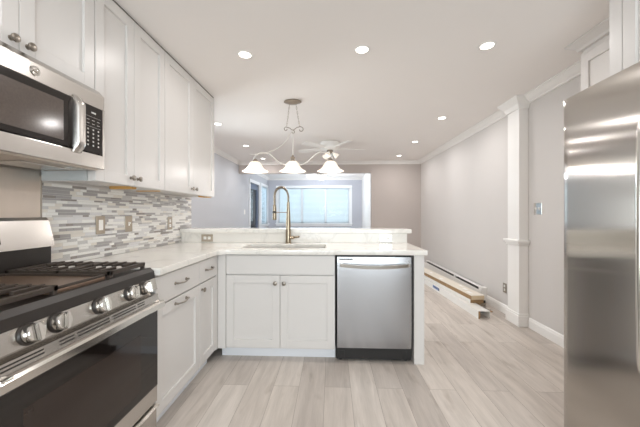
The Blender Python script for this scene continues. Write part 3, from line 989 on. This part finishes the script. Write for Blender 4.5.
# round monogram badge
b = MB()
ctr = (MX + 0.0005, 1.145, 1.776)
b.lathe([(0.0, 0), (0.0205, 0), (0.0205, 0.0025), (0.0185, 0.0035), (0.0170, 0.0025), (0.0, 0.0022)], ctr, (1, 0, 0), 32)
bd = b.build('badge', M['steel_bright'], t)
b = MB()
b.merge(text_mb('GE', 0.019, 0.0006), Matrix.Translation((MX + 0.0036, 1.145, 1.776)) @ Matrix(((0, 0, 1, 0), (1, 0, 0, 0), (0, 1, 0, 0), (0, 0, 0, 1))))
b.build('monogram', M['nickel'], bd)
b = MB(); b.box(-1.50, -1.22, 0.80, 1.49, 1.424, 1.4325)
und = b.build('underside', M['steel_dull'], t)
for ya in (0.84, 1.18):
    b = MB()
    b.box(-1.46, -1.30, ya, ya + 0.24, 1.418, 1.4245, 0.003)
    b.build('grease_filter', M['steel'], und)
bx(-1.28, -1.245, 1.36, 1.44, 1.417, 1.4245, 0.003).build('cooktop_lamp', M['marks'], und)

# ------------------------------------------------------------------ stove
RY0, RY1 = 0.737, 1.513
t = thing('stove', (-1.2, 1.135, 0), 'stainless freestanding gas stove with five knobs and black cooktop', 'stove')
bx(WL + 0.05, -0.945, RY0, RY1, 0.03, 0.895, 0.003).build('body', M['steel'], t)
for xx in (-1.40, -1.0):
    for yy in (0.80, 1.47):
        MB().cyl((xx, yy, 0), (xx, yy, 0.032), 0.02, seg=16).build('foot', M['rubber'], t)
b = MB()
b.box(-1.475, -0.965, RY0, RY1, 0.893, 0.904, 0.002)
b.prism([(-0.985, 0.893), (-0.940, 0.866), (-0.929, 0.862), (-0.934, 0.898), (-0.955, 0.916), (-0.985, 0.914)], RY0, RY1, 'y')
b.box(-0.985, -0.965, RY0, RY1, 0.90, 0.912)
b.build('cooktop', M['black'], t)
# control panel, sloping
b = MB()
b.prism([(-0.95, 0.866), (-0.930, 0.863), (-0.915, 0.803), (-0.95, 0.800)], RY0, RY1, 'y')
cpn = b.build('control_panel', M['steel'], t)
nrm = Vector((0.078, 0, 0.019)).normalized()
kn0 = None
for k, yk in enumerate((0.86, 0.955, 1.135, 1.31, 1.41)):
    c0 = Vector((-0.9225, yk, 0.834))
    bz = MB(); bz.lathe([(0, 0), (0.034, 0), (0.034, 0.003), (0.031, 0.007), (0, 0.007)], c0, nrm, 28)
    bez = bz.build('knob_bezel', M['black'], t)
    b = MB()
    b.lathe([(0, 0.006), (0.0285, 0.006), (0.0295, 0.012), (0.0275, 0.028), (0.025, 0.032), (0, 0.0325)], c0, nrm, 32)
    fr = nrm.to_track_quat('Z', 'Y').to_matrix().to_4x4()
    g = bmesh.new(); bmesh.ops.create_cube(g, size=1)
    bmesh.ops.scale(g, vec=(0.053, 0.015, 0.014), verts=g.verts)
    bmesh.ops.bevel(g, geom=g.edges[:], offset=0.003, segments=2, affect='EDGES')
    tang = Vector((-nrm.z, 0, nrm.x))
    ang = 0.0 if k % 2 == 0 else 0.25
    b.merge(g, Matrix.Translation(c0 + nrm * 0.038) @ Matrix((( tang.x, 0, nrm.x, 0), (0, 1, 0, 0), (tang.z, 0, nrm.z, 0), (0, 0, 0, 1))) @ Matrix.Rotation(ang, 4, 'Z'))
    b.build('knob', M['steel_bright'], t)
    bb = MB()
    bb.box(-0.930, -0.9265, yk + 0.038, yk + 0.044, 0.850, 0.856)
    bb.build('knob_mark', M['slot'], t)
# oven door
b = MB()
b.box(-0.9448, -0.9435, RY0 + 0.006, RY1 - 0.006, 0.25, 0.75)
b.box(-0.945, -0.915, RY0 + 0.003, RY1 - 0.003, 0.222, 0.305, 0.002)
b.box(-0.945, -0.915, RY0 + 0.003, RY1 - 0.003, 0.700, 0.775, 0.002)
b.prism([(-0.944, 0.784), (-0.912, 0.781), (-0.905, 0.748), (-0.915, 0.72), (-0.944, 0.72)], RY0 + 0.003, RY1 - 0.003, 'y')
dr = b.build('oven_door', M['steel'], t)
MB().box(-0.944, -0.913, RY0 + 0.003, RY1 - 0.003, 0.305, 0.700, 0.001).build('door_glass', M['glass_dark'], dr)
MB().box(-0.9135, -0.9122, RY0 + 0.10, RY1 - 0.14, 0.345, 0.62, 0.0005).build('door_window', M['oven_screen'], dr)
for y0, L in ((0.765, 0.13), (0.95, 0.055), (1.02, 0.15), (1.19, 0.14), (1.345, 0.05)):
    for (xa, za) in ((-0.9100, 0.772), (-0.9078, 0.7615)):
        bx(xa - 0.002, xa + 0.0016, y0, y0 + L, za - 0.0022, za + 0.0022).build('vent_slot', M['slot'], dr)
b = MB()
prof = [(-0.880, 0.712), (-0.874, 0.718), (-0.874, 0.742), (-0.881, 0.750), (-0.890, 0.748), (-0.890, 0.714)]
b.prism(prof, RY0 + 0.006, RY1 - 0.004, 'y')
b.box(-0.915, -0.876, RY0 + 0.01, RY0 + 0.045, 0.724, 0.750, 0.003); b.box(-0.915, -0.876, RY1 - 0.045, RY1 - 0.008, 0.724, 0.750, 0.003)
b.build('door_handle', M['steel_bright'], dr)
b = MB(); b.box(-0.945, -0.918, RY0 + 0.003, RY1 - 0.003, 0.055, 0.205, 0.003)
b.prism([(-0.918, 0.205), (-0.902, 0.199), (-0.918, 0.185)], RY0 + 0.003, RY1 - 0.003, 'y')
b.build('storage_drawer', M['steel'], t)
# backguard
b = MB()
b.prism([(-1.533, 1.03), (-1.462, 1.03), (-1.466, 1.05), (-1.490, 1.165), (-1.505, 1.180), (-1.533, 1.180)], RY0 + 0.01, RY1 - 0.012, 'y')
bmesh.ops.bevel(b.bm, geom=[e for e in b.bm.edges if abs(e.verts[0].co.y - e.verts[1].co.y) < 1e-6 and e.verts[0].co.x > -1.53 and e.verts[1].co.x > -1.53], offset=0.006, segments=2, affect='EDGES')
bg_ = b.build('backguard', M['steel'], t)
MB().prism([(-1.533, 0.90), (-1.478, 0.90), (-1.478, 1.03), (-1.533, 1.03)], RY0 + 0.02, RY1 - 0.018, 'y').build('vent_panel', M['black'], t)
b = MB(); b.prism([(-1.4845, 1.135), (-1.4685, 1.062), (-1.4665, 1.062), (-1.4825, 1.135)], 0.98, 1.25, 'y')
dsp = b.build('display', M['glass_dark'], bg_)
# grates and burners
def rod(b, p, q, r=0.006): b.box(min(p[0], q[0]) - r, max(p[0], q[0]) + r, min(p[1], q[1]) - r, max(p[1], q[1]) + r, p[2] - r, p[2] + r, 0.002)
for (ya, yb, kind) in ((RY0 + 0.018, 1.005, 'g'), (1.27, RY1 - 0.018, 'g')):
    zt = 0.940
    b = MB()
    x0, x1 = -1.455, -0.985
    for y in (ya, yb): rod(b, (x0, y, zt - 0.004), (x1, y, zt - 0.004), 0.009)
    for x in (x0, x1, (x0 + x1) / 2): rod(b, (x, ya, zt - 0.004), (x, yb, zt - 0.004), 0.009)
    for x in (x0, x1):
        for y in (ya, yb): b.box(x - 0.008, x + 0.008, y - 0.008, y + 0.008, 0.9045, zt, 0.002)
    if kind == 'g':
        for cx in (-1.338, -1.102):
            cy = (ya + yb) / 2
            for k in (-0.075, -0.025, 0.025, 0.075):
                rod(b, (cx + k, ya, zt + 0.003), (cx + k, cy - 0.03, zt + 0.004), 0.0065)
                rod(b, (cx + k, cy + 0.03, zt + 0.003), (cx + k, yb, zt + 0.004), 0.0065)
    else:
        for k in range(6):
            x = x0 + (x1 - x0) * (k + 0.5) / 6
            rod(b, (x, ya, zt), (x, yb, zt), 0.0048)
    b.build('grate', M['iron'], t)
    for cx in ((-1.338, -1.102) if kind == 'g' else (-1.22,)):
        cy = (ya + yb) / 2
        b = MB(); b.lathe([(0, 0), (0.048, 0), (0.046, 0.010), (0.036, 0.012), (0.036, 0.017), (0.030, 0.020), (0, 0.021)], (cx, cy, 0.9042), (0, 0, 1), 28)
        b.build('burner', M['black_matte'], t)
gr = thing('griddle', (-1.22, 1.137, 0.9045), 'brown flat griddle plate between the two stove grates', 'griddle')
bx(-1.45, -0.99, 1.022, 1.252, 0.9045, 0.926, 0.004).build('plate', M['griddle'], gr)
b = MB()
for (a, c, d, e) in ((-1.45, -0.99, 1.022, 1.030), (-1.45, -0.99, 1.244, 1.252)):
    b.box(a, c, d, e, 0.925, 0.936, 0.003)
b.box(-1.45, -1.442, 1.022, 1.252, 0.925, 0.936, 0.003); b.box(-0.998, -0.99, 1.022, 1.252, 0.925, 0.936, 0.003)
b.build('rim', M['iron'], gr)

# ------------------------------------------------------------------ fridge
FXF, FYA, FYB, FZ = 1.172, 0.645, 1.565, 1.775
t = thing('refrigerator', (1.6, 1.10, 0), 'tall side-by-side stainless steel refrigerator on the right', 'refrigerator')
bx(FXF + 0.075, 1.95, FYA, FYB, 0.03, FZ - 0.02, 0.004).build('body', M['steel'], t)
for yy in (0.70, 1.50):
    MB().cyl((1.3, yy, 0), (1.3, yy, 0.032), 0.02, seg=16).build('foot', M['rubber'], t)
def fdoor(ya, yb, ybul, name):
    b = MB()
    n = 20
    prof = []
    for i in range(n + 1):
        y = ya + (yb - ya) * i / n
        tt = (y - FYA) / (FYB - FYA)
        bul = 0.016 * (1 - (2 * tt - 1) ** 2)
        e = min((y - ya), (yb - y))
        rr = 0.010
        rd = 0 if e > rr else rr - math.sqrt(max(0, rr * rr - (rr - e) ** 2))
        prof.append((FXF + 0.008 - bul + rd, y))
    prof += [(FXF + 0.07, yb), (FXF + 0.07, ya)]
    b.prism(prof, 0.055, FZ, 'z')
    o = b.build(name, M['steel_fridge'], t)
    for f in o.data.polygons:
        if len(f.vertices) == 4: f.use_smooth = True
    return o
def dense(ya, yb):
    pass
o1 = fdoor(1.103, FYB, 0, 'door')
o2 = fdoor(FYA, 1.097, 0, 'door')
for o, y in ((o1, 1.121), (o2, 1.079)):
    b = MB(); x = FXF - 0.011
    b.tube(smooth_path([(x + 0.004, y, 0.60), (x - 0.033, y, 0.63), (x - 0.040, y, 0.8), (x - 0.043, y, 1.1), (x - 0.040, y, 1.4), (x - 0.033, y, 1.53), (x + 0.004, y, 1.56)], 5), 0.011, 12)
    b.build('handle', M['steel_bright'], o)
bx(1.35, 1.8, FYA + 0.05, FYB - 0.05, FZ - 0.02, FZ - 0.002, 0.003).build('top_cover', M['black_matte'], t)
bx(FXF + 0.03, FXF + 0.075, FYA + 0.01, FYB - 0.01, 0.005, 0.05).build('toe_grille', M['black_matte'], t)

# cabinets around the fridge
XO = 1.475
t = thing('fridge_cabinet', (1.78, 1.04, 1.80), 'deep white cabinet above the refrigerator', 'cabinet')
bx(XO, WR - 0.001, 0.62, 1.5425, 1.83, CEIL - 0.002).build('body', M['cab'], t)
fx = frame_xform('-X', XO)
shaker(fx, 0.62, 1.08, 1.835, CEIL - 0.06, t); shaker(fx, 1.08, 1.541, 1.835, CEIL - 0.06, t)
b = bx(1.455, WR - 0.001, 1.5435, 1.61, 1.78, CEIL - 0.002, 0.001)
tag(b.build('filler_panel', M['cab']), 'white vertical filler panel beside the cabinet over the fridge', 'panel')
tag(bx(1.29, WR - 0.001, 1.580, 1.605, 0, 1.779, 0.001).build('tall_panel', M['cab']), 'tall white side panel behind the far edge of the fridge', 'panel')
t = thing('wall_cabinet', (1.93, 1.88, 1.40), 'shallow white wall cabinet with crown moulding past the fridge', 'cabinet')
XC = 1.80
bx(XC, WR - 0.001, 1.6115, 2.19, 1.40, CEIL - 0.002).build('body', M['cab'], t)
fx = frame_xform('-X', XC)
shaker(fx, 1.6115, 2.19, 1.40, 2.325, t)
b = MB()
P = [(0.0, CEIL - 0.001), (0.075, CEIL - 0.001), (0.072, CEIL - 0.014), (0.05, CEIL - 0.03), (0.028, CEIL - 0.045), (0.022, CEIL - 0.062), (0.0, CEIL - 0.064)]
loop = lambda e, z: [(XC - e, 1.6115, z), (XC - e, 2.191 + e, z), (WR - 0.001, 2.191 + e, z)]
pr = [[b.bm.verts.new(p) for p in loop(e, z)] for e, z in P]
for i in range(len(pr)):
    a, c = pr[i], pr[(i + 1) % len(pr)]
    for k in range(2): b.bm.faces.new((a[k], a[k + 1], c[k + 1], c[k]))
b.bm.faces.new([r[0] for r in pr]); b.bm.faces.new([r[2] for r in pr][::-1])
b.box(XC - 0.012, WR - 0.001, 1.6115, 2.201, 2.328, 2.345, 0.004)
b.build('crown', M['cab'], t)

# ------------------------------------------------------------------ recessed lights
def can_light(x, y, label, r=0.052):
    t = thing('recessed_light', (x, y, CEIL), label, 'ceiling light', 'recessed ceiling lights')
    return t
lights = [(-0.672, 2.254, 'round recessed ceiling light over the sink, left of the kitchen row of three'),
          (0.225, 2.221, 'round recessed ceiling light in front of the chandelier, middle of kitchen row of three'),
          (1.133, 2.206, 'round recessed ceiling light nearest the fridge cabinets'),
          (1.412, 3.85, 'round recessed ceiling light near the column, nearest in the right living room row'),
          (1.418, 5.11, 'round recessed ceiling light in the middle of the right living room row'),
          (1.419, 6.32, 'round recessed ceiling light closest to the far beige wall, right row'),
          (-1.56, 3.98, 'round recessed ceiling light beside the end of the upper cabinets'),
          (-1.556, 5.28, 'round recessed ceiling light above the left chandelier shade'),
          (-1.54, 6.53, 'round recessed ceiling light just over the left chandelier arm, closest to the far wall'),
          (-0.672, 0.55, None), (0.225, 0.55, None), (1.0, 0.55, None), (-0.6, -0.9, None), (1.0, -0.9, None)]  # unlabelled five are unseen, added only to light the kitchen
proto = None
for i, (x, y, lab) in enumerate(lights):
    if proto is None:
        proto = thing('recessed_light', (x, y, CEIL), lab, 'ceiling light', 'recessed ceiling lights')
        MB().lathe([(0.043, -0.001), (0.062, -0.001), (0.064, -0.003), (0.058, -0.006), (0.045, -0.006), (0.043, -0.001)], (x, y, CEIL), (0, 0, 1), 32).build('trim_ring', M['trim'], proto)
        MB().lathe([(0, -0.005), (0.0435, -0.005), (0.0435, -0.002), (0, -0.002)], (x, y, CEIL), (0, 0, 1), 28).build('diffuser', M['bulb'], proto)
        t = proto
    else:
        t = copy_tree(proto)
        t.location = (x, y, CEIL)
        t['label'] = lab or ('unseen round ceiling light added as fill over the kitchen floor')
    l = area('lamp_light', (x, y, CEIL - 0.010), 0.085, LAMP_W * (1.7 if y > 3 else 1.0), LAMP_C, (0, 0, -1), shape='DISK')

# ------------------------------------------------------------------ chandelier over the bar
HX, HY = -0.4286, 3.2
t = thing('chandelier', (HX, HY, CEIL), 'three-shade scrolled chandelier hanging over the bar', 'chandelier')
MB().lathe([(0, -0.001), (0.085, -0.001), (0.095, -0.008), (0.098, -0.018), (0.085, -0.026), (0.062, -0.030), (0.045, -0.040), (0, -0.042)], (HX, HY, CEIL), (0, 0, 1), 36, 1.0, 0.6).build('canopy', M['chand'], t)
def px(x, y):   # point in the plane of the fixture, given as metres from the hub axis
    return (HX + x, HY, y)
def U(ix, iy):   # picture measure -> metres in the plane Y = HY
    u = (ix - 320) / F_PX; v = (213.5 - iy) / F_PX
    dx_ = math.cos(YAW) * u - math.sin(YAW); dy_ = math.sin(YAW) * u + math.cos(YAW)
    s = HY / dy_
    return (dx_ * s, HY, 1.2 + v * s)
# fixture proportions (metres, read off at the bar's distance)
for a, c in (((289.5, 104.5), (286.8, 126)), ((296, 104.5), (299.5, 126))):
    A, C = Vector(U(*a)), Vector(U(*c))
    b = MB()
    nl = 9
    for k in range(nl):
        p = A.lerp(C, (k + 0.5) / nl); h = (A - C).length / nl * 0.62
        d = (C - A).normalized()
        side = Vector((1, 0, 0)) if k % 2 else Vector((0, 1, 0))
        ring = [p + d * (h * math.cos(2 * PI * q / 10)) + side * (0.006 * math.sin(2 * PI * q / 10)) for q in range(11)]
        b.tube(ring, 0.0017, 6, cap=False)
    b.build('chain', M['chand'], t)
def scroll(c, r, s, m='chand'):
    pts = []
    for k in range(15):
        a = PI / 2 + s * (k / 14) * 1.5 * PI
        rr = r * (1 - 0.45 * k / 14)
        pts.append((c[0] + rr * math.cos(a), HY, c[2] + rr * math.sin(a)))
    return pts
b = MB()
b.tube(scroll(U(286, 129), 0.022, 1), 0.0045, 8); b.tube(scroll(U(301, 129.5), 0.028, -1), 0.0045, 8)
b.tube(smooth_path([U(286, 127), U(289.5, 128), U(293, 130), U(297, 127.5), U(301, 126.5)], 6), 0.0045, 8)
b.tube(scroll(U(293, 132), 0.020, -1), 0.0045, 8)
b.build('top_scroll', M['chand'], t)
b = MB(); b.cyl(U(293, 131), U(292.8, 156), 0.0055, seg=12)
b.build('stem', M['chand_white'], t)
hb = U(292.8, 158)
MB().lathe([(0, 0.035), (0.008, 0.033), (0.012, 0.022), (0.018, 0.014), (0.026, 0.004), (0.026, -0.006), (0.018, -0.014), (0.022, -0.022), (0.014, -0.030), (0, -0.031)], hb, (0, 0, 1), 24).build('hub', M['chand'], t)
MB().tube(smooth_path([U(293, 130), U(289, 136), U(284, 143), U(277, 148.5), U(268, 152.5), U(258, 154), U(250, 154.5)], 6), 0.0042, 8).build('upper_arm', M['chand_white'], t)
for s in (-1, 1):
    pts = [(hb[0] + s * dx_, HY, hb[2] + dz_) for dx_, dz_ in ((0.012, -0.005), (0.045, -0.055), (0.09, -0.072), (0.15, -0.05), (0.21, 0.005), (0.27, 0.05), (0.33, 0.062), (0.385, 0.045), (0.425, 0.005), (0.432, -0.02), (0.412, -0.035))]
    MB().tube(smooth_path(pts, 6), 0.0065, 10).build('arm', M['chand_white'], t)
ang = [(-0.412), 0.0, 0.412]
for k, dx_ in enumerate(ang):
    cx = HX + dx_
    zt = 1.775
    b = MB(); b.lathe([(0, 0.012), (0.016, 0.010), (0.024, 0.0), (0.030, -0.016), (0.026, -0.024), (0, -0.024)], (cx, HY, zt + 0.012), (0, 0, 1), 24)
    b.build('socket_cup', M['chand'], t)
    b = MB()
    prof = [(0.022, 0.0), (0.045, -0.006), (0.062, -0.022), (0.074, -0.045), (0.088, -0.068), (0.108, -0.088), (0.130, -0.102), (0.142, -0.108), (0.143, -0.114),
            (0.139, -0.114), (0.126, -0.106), (0.104, -0.093), (0.084, -0.073), (0.070, -0.049), (0.058, -0.027), (0.042, -0.012), (0.022, -0.006), (0.022, 0.0)]
    b.lathe(prof, (cx, HY, zt - 0.004), (0, 0, 1), 48, wave=lambda kk, a: 0.018 * math.cos(8 * a) * (1 if 5 < kk < 11 else 0.3))
    b.build('lamp_shade', M['shade'], t)
    MB().lathe([(0, -0.03), (0.012, -0.032), (0.014, -0.045), (0.026, -0.062), (0.028, -0.075), (0.020, -0.092), (0, -0.098)], (cx, HY, zt), (0, 0, 1), 20).build('bulb', M['bulb'], t)
    d = bpy.data.lights.new('bulb_light', 'POINT'); d.energy = 2.2; d.color = LAMP_C; d.shadow_soft_size = 0.03
    lo = bpy.data.objects.new('bulb_light', d); COL.objects.link(lo); lo.location = (cx, HY, zt - 0.125)

# ------------------------------------------------------------------ ceiling fans
def fan(loc, label, R=0.62, phase=0.2, kit=True):
    x, y, z = loc
    t = thing('ceiling_fan', (x, y, z), label, 'ceiling fan')
    MB().lathe([(0, -0.001), (0.150, -0.001), (0.165, -0.012), (0.165, -0.075), (0.150, -0.105), (0.115, -0.128), (0.075, -0.135), (0, -0.135)], (x, y, z), (0, 0, 1), 36).build('motor_housing', M['fan_white'], t)
    for k in range(5):
        a = phase + 2 * PI * k / 5
        b = MB()
        b.box(0.13, 0.20, -0.018, 0.018, -0.118, -0.111, 0.002)
        vs = [(0.18, -0.050), (0.30, -0.062), (R - 0.06, -0.070), (R, -0.045), (R, 0.045), (R - 0.06, 0.070), (0.30, 0.062), (0.18, 0.050)]
        b.prism(vs, -0.112, -0.105, 'z')
        for v in b.bm.verts: v.co.z += v.co.y * 0.18
        b.build('blade', M['fan_white'], t, matrix=Matrix.Translation((x, y, z)) @ Matrix.Rotation(a, 4, 'Z'))
    if kit:
        MB().lathe([(0, -0.13), (0.05, -0.132), (0.055, -0.155), (0.03, -0.19), (0.012, -0.205), (0, -0.206)], (x, y, z), (0, 0, 1), 24).build('light_fitter', M['nickel'], t)
        for k in range(3):
            a = 2.3 + 2 * PI * k / 3
            b = MB()
            d = Vector((math.cos(a), math.sin(a), -0.9)).normalized()
            o = Vector((x + 0.04 * math.cos(a), y + 0.04 * math.sin(a), z - 0.165))
            b.tube([o, o + d * 0.05], 0.008, 8)
            b.lathe([(0.014, 0.04), (0.028, 0.055), (0.040, 0.085), (0.052, 0.12), (0.048, 0.12), (0.036, 0.085), (0.022, 0.055), (0.014, 0.04)], o, d, 20)
            b.build('glass_shade', M['shade'], t)
    else:
        MB().lathe([(0, -0.13), (0.09, -0.132), (0.11, -0.15), (0.09, -0.19), (0.04, -0.21), (0, -0.212)], (x, y, z), (0, 0, 1), 28).build('light_bowl', M['bulb'], t)
        d = bpy.data.lights.new('fan_light', 'POINT'); d.energy = 50; d.color = (0.86, 0.92, 1.0); d.shadow_soft_size = 0.08
        lo = bpy.data.objects.new('fan_light', d); COL.objects.link(lo); lo.location = (x, y, z - 0.30)
    return t
fan((-0.035, 5.1, CEIL), 'white flush-mount ceiling fan behind the chandelier\'s right shade')
fan((-0.31, 8.9, CEIL), 'small white ceiling fan with lit bowl inside the sunroom', 0.55, 0.1, False)

# ------------------------------------------------------------------ baseboard heater and the boards beside it
t = thing('baseboard_heater', (2.04, 5.2, 0), 'long white baseboard heater fixed along the right wall', 'heater')
HY0, HY1 = 4.05, 6.42
b = MB()
b.box(2.066, 2.079, HY0 + 0.06, HY1, 0.01, 0.20)
b.prism([(2.079, 0.20), (2.03, 0.20), (2.018, 0.19), (2.021, 0.188), (2.032, 0.196), (2.079, 0.196)], HY0 + 0.06, HY1, 'y')
b.prism([(2.012, 0.155), (2.016, 0.157), (2.016, 0.03), (2.012, 0.028)], HY0 + 0.06, HY1, 'y')
b.build('housing', M['enamel'], t)
bx(2.022, 2.064, HY0 + 0.06, HY1 - 0.01, 0.05, 0.165).build('fin_element', M['slot'], t)
b = bx(2.004, 2.0795, HY0, HY0 + 0.075, 0.004, 0.204, 0.004)
b.build('end_cap', M['enamel'], t)
bx(2.010, 2.068, 4.92, 4.96, 0.03, 0.199, 0.002).build('joint_cover', M['enamel'], t)

def oriented(p0, p1):
    """frame at p0 looking to p1 in the ground plane: returns matrix with local +Y along the piece"""
    d = Vector((p1[0] - p0[0], p1[1] - p0[1], p1[2] - p0[2]))
    L = d.length
    q = d.to_track_quat('Y', 'Z')
    return Matrix.Translation(p0) @ q.to_matrix().to_4x4(), L
# long white sheet-metal cover on the floor
m_, L = oriented((1.665, 3.43, 0.0), (1.545, 5.95, 0.0))
t = thing('heater_cover', (1.6, 4.5, 0), 'long white sheet-metal heater cover lying on the floor with blue label', 'heater cover')
b = MB()
b.box(0, 0.006, 0, L, 0.0, 0.085, 0.001)
b.box(0.0, 0.135, 0, L, 0.082, 0.088, 0.001)
b.box(0.0, 0.03, 0, L, 0.0, 0.004)
b.box(0.129, 0.135, 0.0, L, 0.004, 0.088)
cv = b.build('cover_panel', M['enamel'], t, matrix=m_)
MB().box(0.0005, 0.02, -0.003, 0.004, 0.0, 0.084).build('raw_edge', M['boardedge'], t, matrix=m_)
MB().box(-0.003, 0.137, 0.575, 0.64, 0.0, 0.090, 0.001).build('splice', M['enamel'], t, matrix=m_)
b = MB(); b.mi = 0; b.box(-0.0008, 0.0005, 1.08, 1.33, 0.028, 0.070)
b.mi = 1
for k in range(5): b.box(-0.0012, -0.0006, 1.15 + k * 0.032, 1.17 + k * 0.032, 0.04, 0.06)
b.box(-0.0012, -0.0006, 1.08, 1.11, 0.028, 0.070)
b.build('printed_label', [M['blue_label'], M['ink']], cv, matrix=m_)
# lower board (brown edge visible beneath)
m_, L = oriented((1.714, 3.73, 0.0915), (1.537, 5.9, 0.0915))
t = thing('wood_board', (1.8, 4.7, 0.089), 'white painted board with brown raw end under the flat cartons', 'board')
MB().box(0.0, 0.155, 0, L, 0.0, 0.044, 0.001).build('plank', M['enamel'], t, matrix=m_)
MB().box(0.001, 0.154, -0.0015, 0.001, 0.001, 0.043).build('raw_end', M['boardedge'], t, matrix=m_)
# support blocks so that the pieces rest on something
tag(bx(1.82, 1.97, 3.92, 4.0, 0, 0.0905, 0.002).build('wood_block', M['boardedge']), 'brown offcut block under the near end of the boards', 'block')
tag(bx(1.80, 1.95, 5.5, 5.58, 0, 0.0905, 0.002).build('wood_block', M['boardedge']), 'brown offcut block under the far end of the boards', 'block')
# two long flat boxes end to end on top
for (ya, yb, lab) in ((3.70, 4.33, 'nearer flat whitewashed carton with tan end lying on the boards'), (4.34, 6.0, 'farther long whitewashed carton lying on the boards, touching the nearer one')):
    def xa(y): return 1.712 - (y - 3.7) * 0.082
    t = thing('flat_carton', (1.8, (ya + yb) / 2, 0.109), lab, 'carton', 'long flat cartons')
    m_, L = oriented((xa(ya), ya, 0.137), (xa(yb), yb, 0.137))
    b = MB()
    b.box(0, 0.165, 0, L, 0.0, 0.050, 0.002)
    b.build('carton_body', M['card'], t, matrix=m_)
    b = MB(); b.box(-0.001, 0.166, -0.001, L + 0.001, 0.049, 0.056, 0.001)
    b.build('lid', M['whitewood'], t, matrix=m_)
    MB().box(-0.002, 0.0, 0.0, L, 0.0, 0.046).build('raw_edge', M['boardedge'], t, matrix=m_)
    for k in range(3):
        b = MB(); b.box(0.03 + 0.04 * k, 0.08 + 0.03 * k, L * (0.15 + 0.27 * k), L * (0.15 + 0.27 * k) + 0.10, 0.0558, 0.0565)
        b.build('sticker', M['dev'], t, matrix=m_)
# small fittings beside the near end
t = thing('pipe_fitting', (1.93, 3.86, 0), 'small metal heater fittings on the floor at the boards\' near end', 'fitting')
b = MB(); b.tube(smooth_path([(1.86, 3.80, 0.03), (1.92, 3.84, 0.045), (1.98, 3.9, 0.03)], 5), 0.012, 10)
b.build('elbow', M['nickel_dark'], t)
MB().cyl((1.95, 3.70, 0.012), (1.86, 3.78, 0.012), 0.012, seg=12).build('bolt', M['nickel'], t)
MB().box(1.80, 1.95, 3.66, 3.69, 0.0, 0.012, 0.002).build('bracket', M['boardedge'], t)
MB().cyl((1.99, 3.95, 0.0), (1.99, 3.95, 0.06), 0.018, seg=14).build('valve', M['black_matte'], t)
